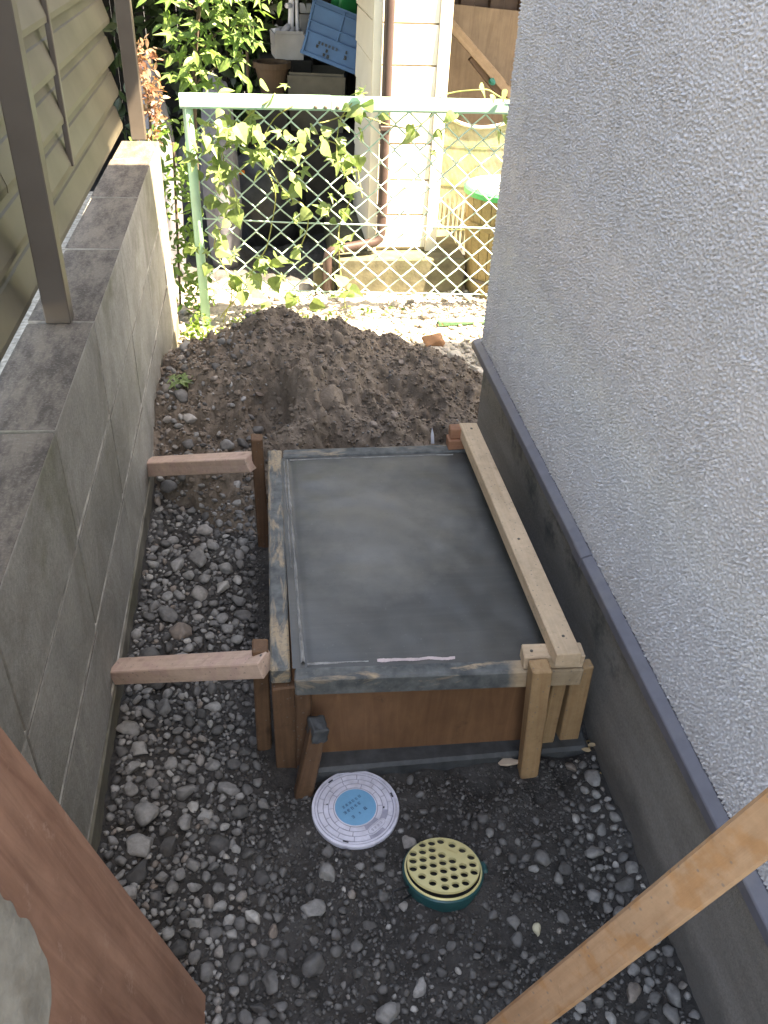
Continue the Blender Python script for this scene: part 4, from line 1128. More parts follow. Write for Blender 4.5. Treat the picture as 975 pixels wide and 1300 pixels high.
vine = empty('climbing_vine', (-0.1, FY, 0), 'green climbing vine with heart shaped leaves wound through the chain link fence', 'vine')
stems = [[(-0.16, 0.02), (-0.12, 0.15), (-0.17, 0.32), (-0.08, 0.45), (-0.12, 0.62), (-0.02, 0.74), (0.06, 0.80)],
         [(-0.17, 0.03), (-0.05, 0.20), (0.02, 0.33), (0.05, 0.50), (0.00, 0.62), (0.07, 0.74), (0.16, 0.79)],
         [(0.30, 0.06), (0.28, 0.20), (0.27, 0.35), (0.31, 0.50), (0.26, 0.62), (0.29, 0.76), (0.36, 0.81)],
         [(-0.15, 0.70), (0.02, 0.66), (0.14, 0.60), (0.22, 0.66), (0.32, 0.60), (0.35, 0.48)],
         [(0.20, 0.72), (0.35, 0.74), (0.50, 0.70), (0.60, 0.76), (0.68, 0.72)],
         [(-0.02, 0.66), (0.08, 0.50), (0.16, 0.42), (0.13, 0.28)],
         [(0.60, 0.80), (0.74, 0.83), (0.83, 0.80), (0.95, 0.82)]]
def smooth(pts, n=6):
    out = []; P = [pts[0]] + list(pts) + [pts[-1]]
    for i in range(1, len(P) - 2):
        for k in range(n):
            t = k / n; p0, p1, p2, p3 = [np.array(q, float) for q in P[i - 1:i + 3]]
            out.append(0.5 * ((2 * p1) + (-p0 + p2) * t + (2 * p0 - 5 * p1 + 4 * p2 - p3) * t * t + (-p0 + 3 * p1 - 3 * p2 + p3) * t ** 3))
    out.append(np.array(pts[-1], float)); return out
for k, s in enumerate(stems):
    path = [(p[0], FY - 0.005 + 0.022 * math.sin(i * 0.9 + k), p[1]) for i, p in enumerate(smooth(s))]
    tube('stem', path, 0.0021, M['rope'], vine, 5)
CL = [(-0.13, 0.66, 0.07, 0.06, 34), (-0.03, 0.68, 0.06, 0.05, 20), (-0.15, 0.55, 0.05, 0.06, 14), (0.06, 0.62, 0.06, 0.06, 12), (0.17, 0.68, 0.06, 0.04, 10), (0.28, 0.66, 0.05, 0.06, 13), (0.30, 0.56, 0.04, 0.05, 7), (0.10, 0.50, 0.05, 0.05, 9),
      (0.13, 0.42, 0.03, 0.05, 5), (0.24, 0.45, 0.05, 0.04, 9), (0.06, 0.27, 0.05, 0.04, 7), (-0.02, 0.22, 0.05, 0.05, 10), (-0.12, 0.18, 0.05, 0.05, 9), (-0.17, 0.30, 0.05, 0.06, 12), (0.28, 0.33, 0.03, 0.05, 4),
      (0.35, 0.74, 0.05, 0.03, 7), (0.52, 0.70, 0.06, 0.02, 4), (0.60, 0.66, 0.04, 0.05, 3), (0.66, 0.74, 0.03, 0.03, 3), (0.80, 0.82, 0.03, 0.02, 3), (0.85, 0.73, 0.04, 0.03, 4), (0.07, 0.81, 0.05, 0.015, 3), (0.34, 0.82, 0.03, 0.01, 2), (0.30, 0.14, 0.05, 0.03, 6), (0.12, 0.12, 0.06, 0.02, 5), (-0.12, 0.45, 0.06, 0.06, 9)]
for cx, cz, sx, sz, n in CL:
    put_leaves(vine, LM_vine, [(cx + pr.normal(0, sx * 0.7), FY - 0.02 + pr.normal(0, 0.028), cz + pr.normal(0, sz * 0.7)) for _ in range(n)], (0.024, 0.062), (0.25, -0.7, 0.65), 0.6, pr)

# young maple behind the fence post
mp_ = empty('maple_sapling', (-0.22, 3.32, 0), 'young maple with bright pointed leaves above the fence post', 'tree')
trunk = [(-0.24, 3.34, -0.02), (-0.235, 3.33, 0.4), (-0.21, 3.31, 0.8), (-0.16, 3.30, 1.1), (-0.13, 3.30, 1.4)]
v, f = ring_tube(smooth(trunk), [0.013 - 0.0004 * i for i in range(25)], 7)
obj('trunk', mesh_py('trunk', v, f, M['bark'], True), mp_)
for k, b in enumerate([[(-0.20, 3.31, 0.86), (-0.10, 3.26, 0.96), (0.00, 3.22, 0.97)], [(-0.21, 3.31, 0.80), (-0.28, 3.27, 0.88), (-0.33, 3.24, 0.90)], [(-0.17, 3.30, 1.05), (-0.08, 3.25, 1.10), (0.05, 3.22, 1.09)], [(-0.21, 3.31, 0.78), (-0.14, 3.25, 0.84), (-0.08, 3.22, 0.86)], [(-0.18, 3.3, 1.0), (-0.27, 3.26, 1.06), (-0.32, 3.24, 1.05)]]):
    tube('branch', smooth(b), 0.0035, M['bark'], mp_, 5)
CL = [(-0.10, 3.26, 0.98, 0.07, 0.05, 40), (-0.02, 3.24, 0.97, 0.05, 0.03, 14), (-0.22, 3.26, 0.90, 0.07, 0.05, 30), (-0.14, 3.24, 0.88, 0.06, 0.04, 26), (-0.10, 3.26, 1.08, 0.09, 0.04, 40), (0.03, 3.23, 1.08, 0.05, 0.03, 14), (-0.24, 3.26, 1.03, 0.07, 0.05, 26), (-0.20, 3.23, 0.80, 0.06, 0.03, 18), (-0.06, 3.22, 0.84, 0.03, 0.02, 6)]
for cx, cy, cz, sx, sz, n in CL:
    put_leaves(mp_, LM_maple, [(cx + pr.normal(0, sx * 0.75), cy + pr.normal(0, 0.05), cz + pr.normal(0, sz * 0.8)) for _ in range(n)], (0.034, 0.060), (0.2, -0.5, 0.8), 0.45, pr)

def crown(name, blobs, mat, parent, size, seed, shape=LANCE, spread=0.9, face=(0.1, -0.5, 0.8)):
    r = np.random.default_rng(seed); CO = []; FA = []; RN = []; base = 0
    loc = []
    for u, w in shape:
        zz = -0.15 * u * u; loc += [(u, -w, zz + 0.2 * w), (u, 0, zz), (u, w, zz + 0.2 * w)]
    loc = np.array(loc); n = len(shape); fl = []
    for k in range(n - 1):
        a = 3 * k; b = a + 3; fl += [(a, a + 1, b + 1, b), (a + 1, a + 2, b + 2, b + 1)]
    fl = np.array(fl)
    for (c, rad3, num) in blobs:
        for _ in range(num):
            d = r.normal(size=3); d /= np.linalg.norm(d); q = r.uniform(0.25, 1) ** 0.45
            p = np.array(c) + d * q * np.array(rad3)
            if p[2] < 0.01: continue
            m = np.array(leaf_rot(r, (face[0] + d[0] * 0.6, face[1] + d[1] * 0.4, face[2]), spread).to_3x3())
            s = r.uniform(*size)
            CO.append(loc @ m.T * s + p); FA.append(fl + base); base += len(loc); RN.append(np.full(len(loc), r.uniform()))
    me = mesh_np(name, np.concatenate(CO), np.concatenate(FA), mat)
    at = me.attributes.new('rnd', 'FLOAT', 'POINT'); at.data.foreach_set('value', np.concatenate(RN).astype(np.float32))
    o = obj(name, me, parent); o['kind'] = 'stuff'; return o

def bush(name, loc, label, stems_, blobs, mat, size, seed, cat='shrub', shape=LANCE, spread=0.9):
    e = empty(name, loc, label, cat)
    for s in stems_: tube('stem', smooth(s), 0.005, M['bark'], e, 5)
    crown('crown', blobs, mat, e, size, seed, shape, spread); return e
bush('leafy_shrub', (-0.33, 3.2, 0), 'bright green leafy shrub between the block wall end and the fence post', [[(-0.33, 3.22, -0.02), (-0.31, 3.2, 0.3), (-0.29, 3.18, 0.62)], [(-0.35, 3.22, -0.02), (-0.39, 3.18, 0.3), (-0.36, 3.15, 0.55)]],
     [((-0.31, 3.17, 0.60), (0.10, 0.09, 0.11), 150), ((-0.29, 3.16, 0.40), (0.09, 0.08, 0.14), 130), ((-0.27, 3.14, 0.22), (0.08, 0.08, 0.12), 110), ((-0.26, 3.12, 0.10), (0.07, 0.07, 0.08), 80), ((-0.42, 3.2, 0.45), (0.10, 0.1, 0.2), 120)], M['leaf_maple'], (0.022, 0.042), 51)
bush('rust_leaved_shrub', (-0.40, 3.14, 0), 'small shrub with rust red leaves beside the far fence post', [[(-0.38, 3.16, -0.02), (-0.37, 3.14, 0.4), (-0.345, 3.12, 0.85)]],
     [((-0.345, 3.12, 0.86), (0.045, 0.05, 0.09), 130), ((-0.335, 3.12, 0.76), (0.035, 0.05, 0.07), 80), ((-0.36, 3.13, 0.70), (0.05, 0.05, 0.09), 70)], M['leaf_red'], (0.016, 0.032), 52)
crown('weeds', [((-0.16, 2.86, 0.03), (0.12, 0.10, 0.035), 150), ((-0.24, 2.93, 0.05), (0.06, 0.08, 0.05), 110), ((0.02, 3.05, 0.03), (0.16, 0.06, 0.03), 110), ((0.35, 3.12, 0.02), (0.25, 0.06, 0.025), 50)], M['leaf_weed'], None, (0.014, 0.030), 53)
tag(bpy.data.objects['weeds'], 'low weeds along the foot of the chain link fence', 'weeds', kind='stuff')
crown('leaf_litter', [((0.30, 2.95, 0.012), (0.55, 0.30, 0.012), 220), ((0.585, 0.985, 0.02), (0.018, 0.05, 0.012), 14), ((-0.2, 2.8, 0.02), (0.12, 0.15, 0.015), 50)], M['leaf_dry'], None, (0.010, 0.022), 54, spread=1.2)
tag(bpy.data.objects['leaf_litter'], 'dry fallen leaves on the sunny ground by the fence', 'leaf litter', kind='stuff')
bush('evergreen_shrub', (-0.10, 4.75, 0), 'dark evergreen shrub in deep shade behind the maple', [[(-0.2, 4.8, -0.02), (-0.15, 4.75, 0.5), (-0.1, 4.7, 1.0)], [(0.05, 4.8, -0.02), (0.1, 4.75, 0.6), (0.08, 4.7, 1.0)]],
     [((-0.25, 4.75, 0.95), (0.35, 0.25, 0.35), 520), ((0.08, 4.70, 0.95), (0.22, 0.22, 0.38), 460), ((-0.45, 4.6, 0.6), (0.3, 0.2, 0.4), 320), ((0.02, 4.65, 0.55), (0.20, 0.2, 0.22), 180)], M['leaf_dark'], (0.05, 0.10), 55)
rosette = empty('broad_leaved_plant', (-0.03, 4.25, 0), 'broad leaved dark plant rising in front of the evergreen shrub', 'plant')
tube('stem', smooth([(-0.05, 4.3, -0.02), (-0.04, 4.27, 0.4), (-0.03, 4.25, 0.80)]), 0.007, M['bark'], rosette, 6)
ld = leaf_mesh('leaf', LANCE, 0.25, M['leaf_dark'], 0.30)
for k in range(11):
    a = 2 * math.pi * k / 11 + 0.2
    x = V((math.cos(a), math.sin(a) * 0.8, 0.25 + 0.3 * math.sin(k * 2.1))).normalized(); n = (V((0, -0.4, 1)) - x * x.dot(V((0, -0.4, 1)))).normalized()
    m = Matrix((x, n.cross(x), n)).transposed().to_4x4()
    obj('leaf', ld, rosette, Matrix.Translation((-0.03, 4.25, 0.79 + 0.004 * k)) @ m @ Matrix.Scale(0.11 + 0.03 * (k % 3), 4))
weed = empty('weed_sprout', (-0.255, 2.245, float(top_h(-0.255, 2.245))), 'small green weed sprouting among the stones left of the soil pile', 'weed')
for k in range(6):
    obj('leaf', LM_vine[2], weed, Matrix.Translation((-0.255 + 0.014 * math.cos(k * 1.3), 2.245 + 0.018 * math.sin(k * 1.3), float(top_h(-0.255, 2.245)) + 0.022 + 0.004 * (k % 3))) @ leaf_rot(pr, (0.1, -0.3, 0.9), 0.25) @ Matrix.Scale(0.034, 4))

# ================================================================== white clad building corner
wb = empty('white_clad_corner', (0.57, 3.8, 0), 'cream clapboard building corner on a mossy concrete base behind the fence', 'building')
PY = 3.45
box('plinth', (0.295, 3.352, -0.06), (0.815, 4.15, 0.148), M['plinth'], wb, 0.006, 0.002, 4)
box('backing', (0.436, PY + 0.008, 0.150), (0.702, 4.08, 1.60), M['siding_gap'], wb, 0.0)
z0 = 0.160; k = 0
while z0 < 1.59:
    z1 = min(z0 + 0.135, 1.598)
    # a lapped plank: lower edge proud
    a = box_me('plank', 0.205, 0.012, z1 - z0 - 0.007, M['siding'], 0.0012)
    obj('plank', a, wb, Matrix.Translation((0.5605, PY + 0.003, (z0 + z1) / 2)) @ Matrix.Rotation(rad(2.2), 4, 'X'))
    sd = box_me('side_plank', 0.012, 0.575, z1 - z0 - 0.007, M['siding'], 0.0012)
    obj('side_plank', sd, wb, Matrix.Translation((0.434, 3.775, (z0 + z1) / 2)) @ Matrix.Rotation(rad(2.2), 4, 'Y'))
    z0 = z1; k += 1
box('corner_trim', (0.424, PY - 0.010, 0.150), (0.4575, PY + 0.030, 1.60), M['siding_trim'], wb, 0.0015)
box('corner_trim', (0.6635, PY - 0.010, 0.150), (0.708, PY + 0.032, 1.60), M['siding_trim'], wb, 0.0015)
dp = empty('downpipe', (0.474, 3.425, 0), 'brown rain downpipe with a bottom elbow on the cream building corner', 'downpipe')
tube('pipe', [(0.476, 3.417, 1.58), (0.476, 3.417, 1.0), (0.476, 3.417, 0.34), (0.475, 3.414, 0.235), (0.466, 3.408, 0.212), (0.45, 3.402, 0.200), (0.33, 3.38, 0.186), (0.275, 3.37, 0.180), (0.258, 3.366, 0.168), (0.254, 3.364, 0.14), (0.254, 3.364, 0.02)], 0.0185, M['downpipe'], dp, 14)
obj('collar', lathe_me('collar', [(0.0, -0.02), (0.0215, -0.02), (0.022, 0.02), (0.0, 0.02)], 16, M['downpipe'], False), dp, Matrix.Translation((0.476, 3.417, 0.325)))
for z in (0.62, 1.15):
    box('bracket', (0.455, 3.396, z), (0.497, 3.442, z + 0.018), M['downpipe'], dp, 0.003)
cb = box('concrete_offcut', (0.200, 3.375, -0.02), (0.286, 3.43, 0.105), M['plinth'], None, 0.004, 0.002, 9)
tag(cb, 'small upright concrete block at the foot of the downpipe', 'block')

# open shed round it: roof, back and side boards keep the inside dark
sh = empty('open_shed', (0.5, 5, 0), 'dark open shed with stored clutter behind the cream corner', 'shed')
box('roof', (-1.6, 3.52, 1.60), (2.6, 6.6, 1.68), M['roof'], sh, 0.006)  # out of view; stretched left so the evergreen shrub stays shaded
box('added_shade_roof', (-1.6, 3.40, 1.27), (0.418, 4.3, 1.30), M['roof'], sh, 0.004)  # unseen low sheet added to darken the clutter in the left bay
nb = 22
for k in range(nb):
    x0 = -1.6 + 4.2 * k / nb
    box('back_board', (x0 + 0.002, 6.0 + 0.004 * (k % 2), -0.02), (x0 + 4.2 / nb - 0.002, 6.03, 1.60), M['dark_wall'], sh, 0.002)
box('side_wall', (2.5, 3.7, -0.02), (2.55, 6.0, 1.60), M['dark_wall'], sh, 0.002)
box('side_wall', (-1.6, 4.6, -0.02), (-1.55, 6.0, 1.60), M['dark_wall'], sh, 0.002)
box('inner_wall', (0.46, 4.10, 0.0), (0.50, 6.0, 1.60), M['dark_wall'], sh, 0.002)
# plywood, corrugated sheet and loose timber at the right
op = obj('weathered_plywood', box_me('weathered_plywood', 0.62, 0.95, 0.012, M['ply_old'], 0.001), None, Matrix.Translation((1.10, 4.24, 0.475)) @ Matrix.Rotation(rad(3.5), 4, 'Y') @ Matrix.Rotation(rad(84), 4, 'X'))
tag(op, 'weathered brown plywood sheet leaning behind the wooden tub', 'plywood')
n = 160; vs = []; fs = []
for i in range(n + 1):
    x = 0.72 + 1.1 * i / n; dy = 0.012 * (1 if (i % 20) < 10 else -1)
    vs += [(x, 4.36 + dy, 0.0), (x, 4.36 + dy, 1.55), (x, 4.366 + dy, 1.55), (x, 4.366 + dy, 0.0)]
    if i:
        a = 4 * (i - 1); b = 4 * i
        fs += [(a, b, b + 1, a + 1), (a + 1, b + 1, b + 2, a + 2), (a + 2, b + 2, b + 3, a + 3), (a + 3, b + 3, b, a)]
fs += [(0, 1, 2, 3), (4 * n + 3, 4 * n + 2, 4 * n + 1, 4 * n)]
co_ = obj('corrugated_sheet', mesh_py('corrugated_sheet', vs, fs, M['corrugated']), None); tag(co_, 'brown corrugated metal sheet standing behind the weathered plywood', 'metal sheet')
o = beam('loose_timber', (0.835, 4.12, 0.905), (1.42, 4.12, 0.385), 0.030, 0.040, m_wood('old_timber', (0.42, 0.31, 0.22), (0.30, 0.21, 0.14)), None, seed=41); tag(o, 'long loose timber lying diagonally across the weathered plywood', 'timber')
o = beam('timber_shadow_bar', (0.945, 4.135, 0.775), (1.12, 4.135, 0.605), 0.026, 0.030, M['corrugated'], None, seed=42); tag(o, 'short dark bar standing in for the shadow below the diagonal loose timber', 'timber')  # shadow of the diagonal timber modelled as a dark solid bar
bm = bmesh.new(); bmesh.ops.create_icosphere(bm, subdivisions=2, radius=0.016)
for v in bm.verts: v.co *= 1 + 0.5 * mnoise.noise(v.co * 90)
o = obj('twine_knot', bm_mesh('twine_knot', bm, m_plain('teal_twine', (0.03, 0.25, 0.21), 0.7)), None, Matrix.Translation((1.048, 4.112, 0.685))); tag(o, 'small knot of teal twine on the dark shadow bar', 'twine')
# reed screen with a sagging top edge
rs = empty('reed_screen', (0.92, 3.72, 0), 'pale reed screen with a sagging top edge behind the wooden tub', 'screen')
vs = []; fs = []; N = 72
for i in range(N):
    x = 0.755 + 0.40 * i / N; t = (i / N - 0.42); top = 0.565 + 0.30 * t * t + 0.004 * math.sin(i * 2.3)
    a, b = ring_tube([(x, 3.73 + 0.006 * math.sin(i * 1.7), 0.05), (x + 0.001, 3.73, 0.3), (x, 3.73, top)], 0.0026, 5)
    fs += [tuple(q + len(vs) for q in f_) for f_ in b]; vs += a
o = obj('reeds', mesh_py('reeds', vs, fs, M['reed']), rs); o['kind'] = 'stuff'
for z in (0.15, 0.34, 0.50): tube('binding_cord', [(0.75, 3.726, z), (0.95, 3.724, z - 0.005), (1.16, 3.726, z)], 0.0014, M['rope'], rs, 5)
tube('top_cord', [(0.75 + 0.41 * i / 20, 3.722, 0.572 + 0.30 * (i / 20 - 0.42) ** 2) for i in range(21)], 0.0075, m_plain('pale_cord', (0.62, 0.58, 0.48), 0.8), rs, 7)
# wooden tub with green lid
tb = empty('wooden_tub', (0.965, 3.40, 0), 'tapered wooden stave tub with a bright green lid by the house corner', 'tub')
NS = 22
def stave(z0, z1, r0, r1, nm='stave'):
    a = math.pi / NS * 0.93; vs = []
    for z, r in ((z0, r0), (z1, r1)):
        for rr in (r, r - 0.016):
            vs += [(rr * math.cos(-a), rr * math.sin(-a), z), (rr * math.cos(a), rr * math.sin(a), z)]
    fs = [(0, 1, 3, 2), (4, 6, 7, 5), (0, 4, 5, 1), (1, 5, 7, 3), (3, 7, 6, 2), (2, 6, 4, 0)]
    return mesh_py(nm, vs, fs, M['barrel'])
sl = stave(-0.01, 0.292, 0.122, 0.150); su = stave(0.296, 0.400, 0.147, 0.157)
for k in range(NS):
    for m_ in (sl, su): obj('stave', m_, tb, Matrix.Translation((0.965, 3.40, 0)) @ Matrix.Rotation(2 * math.pi * k / NS, 4, 'Z'))
obj('core', lathe_me('core', [(0.110, 0.0), (0.136, 0.29), (0.142, 0.395)], 40, M['black']), tb, Matrix.Translation((0.965, 3.40, 0)))
obj('hoop', lathe_me('hoop', [(0.146, 0.275), (0.1535, 0.275), (0.1545, 0.300), (0.146, 0.300)], 48, M['barrel']), tb, Matrix.Translation((0.965, 3.40, 0)))
obj('hoop', lathe_me('hoop', [(0.122, 0.06), (0.1315, 0.06), (0.1330, 0.072), (0.122, 0.072)], 48, M['wire_dark']), tb, Matrix.Translation((0.965, 3.40, 0)))
obj('lid', lathe_me('lid', [(0.150, 0.398), (0.164, 0.398), (0.166, 0.418), (0.158, 0.424), (0.150, 0.424)], 56, M['green_lid']), tb, Matrix.Translation((0.965, 3.40, 0)))
obj('lid_top', lathe_me('lid_top', [(0.152, 0.410), (0.152, 0.4265), (0.0, 0.430)], 56, m_plain('glare_pale_lid_top', (0.52, 0.60, 0.50), 0.6, 0.1)), tb, Matrix.Translation((0.965, 3.40, 0)))  # sun glare on the lid put into the pale top colour
# ------------------------------------------------------------------ clutter in the shed mouth
def lump(name, loc, s, mat, seed, label, cat, sub=4, amp=0.22):
    bm = bmesh.new(); bmesh.ops.create_icosphere(bm, subdivisions=sub, radius=1)
    off = V((seed * 3.1, seed * 1.7, 0))
    for v in bm.verts:
        n = mnoise.noise(v.co * 1.4 + off) * amp + abs(mnoise.noise(v.co * 3.6 + off)) * amp * 0.6 + mnoise.noise(v.co * 8 + off) * amp * 0.12
        c = v.co * (1 + n); c.z = max(c.z, -0.7)
        v.co = V((c.x * s[0], c.y * s[1], (c.z + 0.7) * s[2]))
    o = obj(name, bm_mesh(name, bm, mat, True), None, Matrix.Translation(loc)); tag(o, label, cat); return o
lump('rubbish_bag', (0.02, 4.05, -0.002), (0.17, 0.15, 0.24), M['dark_bag'], 1, 'dark plastic sack on the shed floor, left of the downpipe foot', 'sack')
lump('rubbish_bag', (-0.22, 4.20, -0.002), (0.16, 0.16, 0.27), M['dark_bag'], 2, 'dark plastic sack nearest the fence post', 'sack')
lump('rubbish_bag', (0.26, 4.30, -0.002), (0.14, 0.16, 0.26), M['dark_bag'], 3, 'dark plastic sack under the grey bin, beside the cream corner', 'sack')
lump('grey_sheet_bundle', (-0.16, 3.72, -0.002), (0.075, 0.08, 0.46), M['cloth'], 4, 'upright bundle wrapped in a grey sheet behind the maple leaves', 'bundle', amp=0.16)
lump('grey_sheet_bundle', (-0.395, 3.62, -0.002), (0.075, 0.09, 0.46), M['cloth'], 5, 'lower grey wrapped bundle beside the far fence post', 'bundle', amp=0.16)
ob = box('orange_reflector', (-0.125, 3.885, 0.335), (-0.065, 3.895, 0.352), M['orange'], None, 0.003); tag(ob, 'small orange plastic strip on the dark sacks', 'plastic strip')
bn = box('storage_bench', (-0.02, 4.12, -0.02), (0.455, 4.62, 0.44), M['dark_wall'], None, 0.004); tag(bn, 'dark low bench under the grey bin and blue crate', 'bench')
def open_box(name, sx, sy, sz, th, mat, rim=0.0):
    """open topped container as separate wall meshes is overkill: one moulded shell"""
    bm = bmesh.new()
    o_ = [(-sx, -sy), (sx, -sy), (sx, sy), (-sx, sy)]; t = 0.92
    def ring(k, inset, z): return [bm.verts.new(((a * k - math.copysign(inset, a)), (b * k - math.copysign(inset, b)), z)) for a, b in o_]
    rs_ = [ring(t, 0, 0), ring(1, 0, sz - 0.012)]
    if rim: rs_ += [ring(1, -rim, sz - 0.012), ring(1, -rim, sz)]
    else: rs_ += [ring(1, 0, sz)]
    rs_ += [ring(1, th, sz), ring(t, th, th)]
    bm.faces.new(rs_[0][::-1])
    for r0, r1 in zip(rs_, rs_[1:]):
        for k in range(4): bm.faces.new((r0[k], r0[(k + 1) % 4], r1[(k + 1) % 4], r1[k]))
    bm.faces.new(rs_[-1])
    return bm_mesh(name, bm, mat)
gb = obj('grey_bin', open_box('grey_bin', 0.13, 0.12, 0.245, 0.008, M['crate_grey'], 0.008), None, Matrix.Translation((0.285, 4.33, 0.441)) @ Matrix.Rotation(rad(-8), 4, 'Z')); tag(gb, 'grey brown plastic bin below the tilted blue crate', 'bin')
# the blue crate, tilted on the bin
crm = Matrix.Translation((0.352, 4.30, 0.715)) @ Matrix.Rotation(rad(17), 4, 'Y') @ Matrix.Rotation(rad(-14), 4, 'Z') @ Matrix.Rotation(rad(-4), 4, 'X')
ce = empty('blue_crate', (0.352, 4.30, 0.715), 'blue plastic crate with black lettering tilted beside the cream corner', 'crate')
CS = (0.145, 0.11, 0.215)
shl = obj('shell', open_box('shell', *CS, 0.006, M['crate_blue'], 0.010), ce, crm)
def crbox(nm, lo, hi, mat): 
    lo = V(lo); hi = V(hi); s = hi - lo
    return obj(nm, box_me(nm, s.x, s.y, s.z, M[mat], 0.001), shl, crm @ Matrix.Translation((lo + hi) / 2))
for z in (0.085, 0.125, 0.188): crbox('rib', (-0.139, -0.1165, z), (0.139, -0.100, z + 0.006), 'crate_blue')
for x in (-0.136, 0.0, 0.130): crbox('rib', (x, -0.1155, 0.088), (x + 0.006, -0.100, 0.205), 'crate_blue')
for x in (-0.136, 0.128): crbox('rib', (x, -0.1145, 0.004), (x + 0.010, -0.096, 0.088), 'crate_blue')
for y in (-0.06, 0.0, 0.055):
    for z in (0.06, 0.115, 0.165): crbox('side_rib', (-0.148, y, z), (-0.128, y + 0.026, z + 0.006), 'crate_blue')
crbox('foot_rim', (-0.140, -0.108, -0.006), (0.140, 0.108, 0.010), 'crate_blue')
Q = []
for k in range(6): Q += glyph(-0.070 + 0.016 * k, 0.060, 0.012, 0.0, 1200 + k, 0.22)
Q += glyph(0.055, 0.063, 0.012, 0, 1210, 0.24) + glyph(-0.074, 0.044, 0.014, 0, 1211, 0.3) + glyph(-0.030, 0.040, 0.014, 0, 1212, 0.3) + glyph(0.055, 0.042, 0.016, 0, 1213, 0.3) + glyph(-0.038, 0.022, 0.014, 0, 1214, 0.26) + glyph(-0.018, 0.020, 0.014, 0, 1215, 0.26)
flat_marks('lettering', Q, 0.0, M['black'], shl, crm @ Matrix.Translation((0, -0.1085, 0.0)) @ Matrix.Rotation(rad(90 + 2.3), 4, 'X'))
# green can
gc = empty('green_can', (0.41, 4.42, 0.88), 'bright green plastic can standing behind the blue crate', 'can')
gm = Matrix.Translation((0.412, 4.40, 0.858)) @ Matrix.Rotation(rad(20), 4, 'Z') @ Matrix.Rotation(rad(8), 4, 'Y')
obj('body', box_me('body', 0.125, 0.10, 0.155, M['green_can'], 0.016, 3), gc, gm @ Matrix.Translation((0, 0, 0.078)))
obj('shoulder', lathe_me('shoulder', [(0.045, 0.0), (0.038, 0.02), (0.030, 0.04), (0.030, 0.062), (0.024, 0.062), (0.024, 0.03)], 24, M['green_can']), gc, gm @ Matrix.Translation((0.022, 0, 0.150)))
tube('handle', [gm @ V(p) for p in ((-0.058, 0, 0.14), (-0.064, 0, 0.185), (-0.03, 0, 0.20), (0.0, 0, 0.185))], 0.009, M['green_can'], gc, 8)
# white planter, white stand with arm, boards
wp = obj('white_planter', open_box('white_planter', 0.068, 0.09, 0.115, 0.006, M['grey_box'], 0.006), None, Matrix.Translation((0.150, 4.45, 0.715)) @ Matrix.Rotation(rad(6), 4, 'Z')); tag(wp, 'pale grey planter box left of the blue crate', 'planter')
pb = box('planter_shelf', (0.02, 4.38, 0.44), (0.26, 4.6, 0.713), M['dark_wall'], None, 0.003); tag(pb, 'dark box carrying the pale planter', 'box')
ws = empty('white_stand', (0.19, 4.42, 0.83), 'white plastic bracket standing in the pale planter', 'bracket')
box('panel', (0.158, 4.415, 0.73), (0.182, 4.470, 1.005), M['white_plastic'], ws, 0.006, rot=Matrix.Rotation(rad(3), 3, 'Y'))
box('panel', (0.190, 4.415, 0.73), (0.204, 4.475, 0.985), M['white_plastic'], ws, 0.005)
tube('arm', [(0.160, 4.42, 0.845), (0.125, 4.405, 0.815), (0.112, 4.40, 0.812), (0.092, 4.40, 0.845)], 0.0155, M['white_plastic'], ws, 10)
tube('hook', [(0.196, 4.42, 0.965), (0.215, 4.41, 0.970)], 0.010, M['white_plastic'], ws, 8)
tube('hook', [(0.170, 4.42, 0.925), (0.150, 4.40, 0.925)], 0.011, M['white_plastic'], ws, 8)
for lo, hi, lb in (((0.212, 4.50, 0.60), (0.272, 4.52, 0.885), 'narrow pale board between the white bracket and the blue crate'), ((0.215, 4.53, 0.885), (0.268, 4.56, 0.925), 'small white box behind the white bracket'), ((0.285, 4.52, 0.885), (0.400, 4.56, 0.925), 'long white box behind the blue crate')):
    o = box('pale_board', lo, hi, M['grey_box'] if 'board' in lb else M['white_plastic'], None, 0.003); tag(o, lb, 'board' if 'board' in lb else 'box')
bs = box('back_shelf', (0.205, 4.50, 0.44), (0.455, 4.75, 0.8835), M['dark_wall'], None, 0.003)
bs.location.y += 0.03; tag(bs, 'dark shelf behind the blue crate', 'shelf')
pt = obj('flower_pot', lathe_me('flower_pot', [(0.05, 0.0), (0.075, 0.11), (0.085, 0.112), (0.085, 0.135), (0.07, 0.135), (0.065, 0.10), (0.0, 0.10)], 32, M['terracotta']), None, Matrix.Translation((0.075, 4.28, 0.585))); tag(pt, 'dim terracotta pot left of the grey bin', 'pot')
pt2 = box('pot_stand', (-0.01, 4.14, 0.4405), (0.135, 4.37, 0.585), M['dark_wall'], None, 0.003); tag(pt2, 'dark crate under the terracotta pot', 'crate')

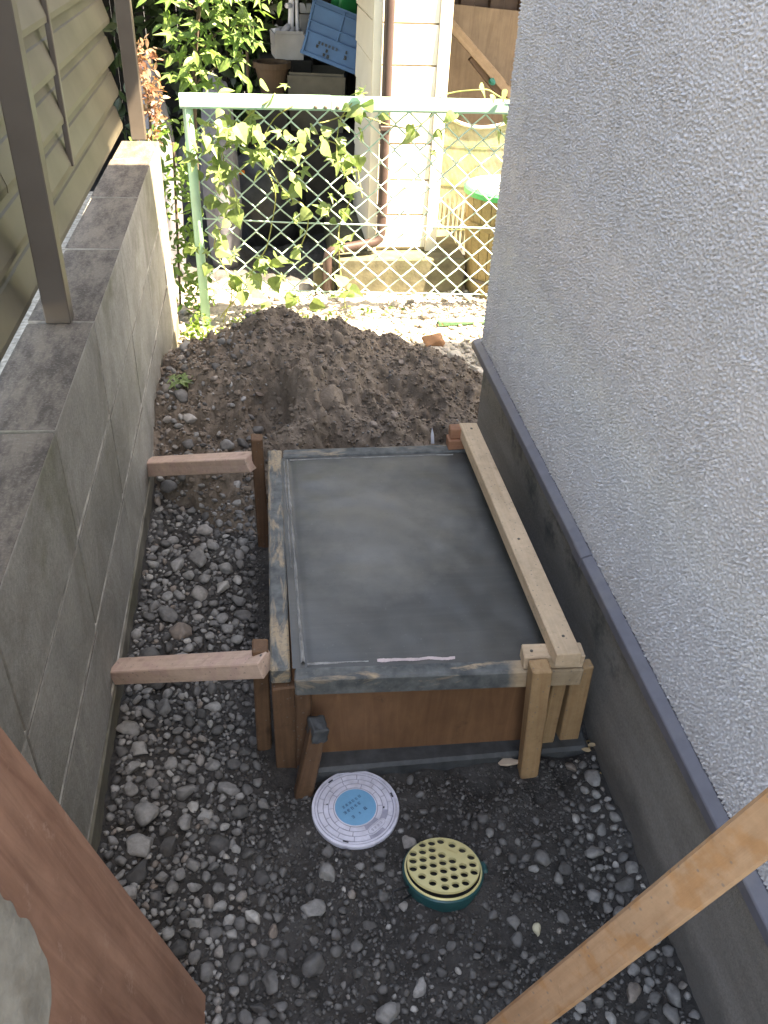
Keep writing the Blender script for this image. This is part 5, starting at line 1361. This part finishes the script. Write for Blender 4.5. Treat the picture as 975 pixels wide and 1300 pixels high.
# ------------------------------------------------------------------ small loose things
gp = tube('garden_pole', [(0.655, 3.02, 0.014), (0.80, 3.035, 0.016), (0.98, 3.05, 0.014)], 0.013, m_plain('green_pole', (0.16, 0.42, 0.22), 0.4), None, 10); tag(gp, 'green plastic garden pole lying on the ground by the house corner', 'pole')
o = obj('brick_fragment', mesh_np('brick_fragment', stone_shape(555, 3, 0.9), ICO[3][1], M['brick'], False), None, Matrix.Translation((0.600, 2.83, 0.022)) @ Matrix.Rotation(0.4, 4, 'Z') @ Matrix.Scale(0.045, 4)); tag(o, 'orange brown brick fragment behind the right of the soil pile', 'brick')
vs = [(-0.004, 0, 0), (0.004, 0, 0), (0.0035, 0.0, 0.028), (0.0, 0.0, 0.046), (-0.0035, 0.0, 0.028)]
vv = [(a, b - 0.0007, c) for a, b, c in vs] + [(a, b + 0.0007, c) for a, b, c in vs]
fs = [(0, 1, 2, 3, 4), (9, 8, 7, 6, 5)] + [(k, (k + 1) % 5, 5 + (k + 1) % 5, 5 + k) for k in range(5)]
o = obj('plastic_tag', mesh_py('plastic_tag', vv, fs, M['white_plastic']), None, Matrix.Translation((0.393, 1.765, 0.245)) @ Matrix.Rotation(rad(-6), 4, 'Y')); tag(o, 'small pointed white plastic tag sticking up behind the slab', 'tag')
bm = bmesh.new(); bmesh.ops.create_circle(bm, cap_ends=True, segments=9, radius=0.016)
for v in bm.verts: v.co = V((v.co.x * 1.25 + 0.002 * math.sin(v.index * 2), v.co.y * 0.55 + 0.002 * math.cos(v.index * 5), 0.002 * math.sin(v.index * 3)))
ex = bmesh.ops.extrude_face_region(bm, geom=bm.faces[:])
for g in ex['geom']:
    if isinstance(g, bmesh.types.BMVert): g.co.z += 0.003
o = obj('wood_chip', bm_mesh('wood_chip', bm, m_plain('wood_chip', (0.50, 0.40, 0.31), 0.8)), None, Matrix.Translation((0.418, 0.984, 0.014))); tag(o, 'pale wood chip on the soil at the foot of the front right stake', 'wood chip')
for o in bpy.data.objects:
    if o.name.startswith('rubbish_bag'): o['group'] = 'dark sacks on the shed floor'
    if o.name.startswith('grey_sheet_bundle'): o['group'] = 'grey wrapped bundles'
    if o.name.startswith('pale_board'): o['group'] = 'pale boxes and boards on the shelf'
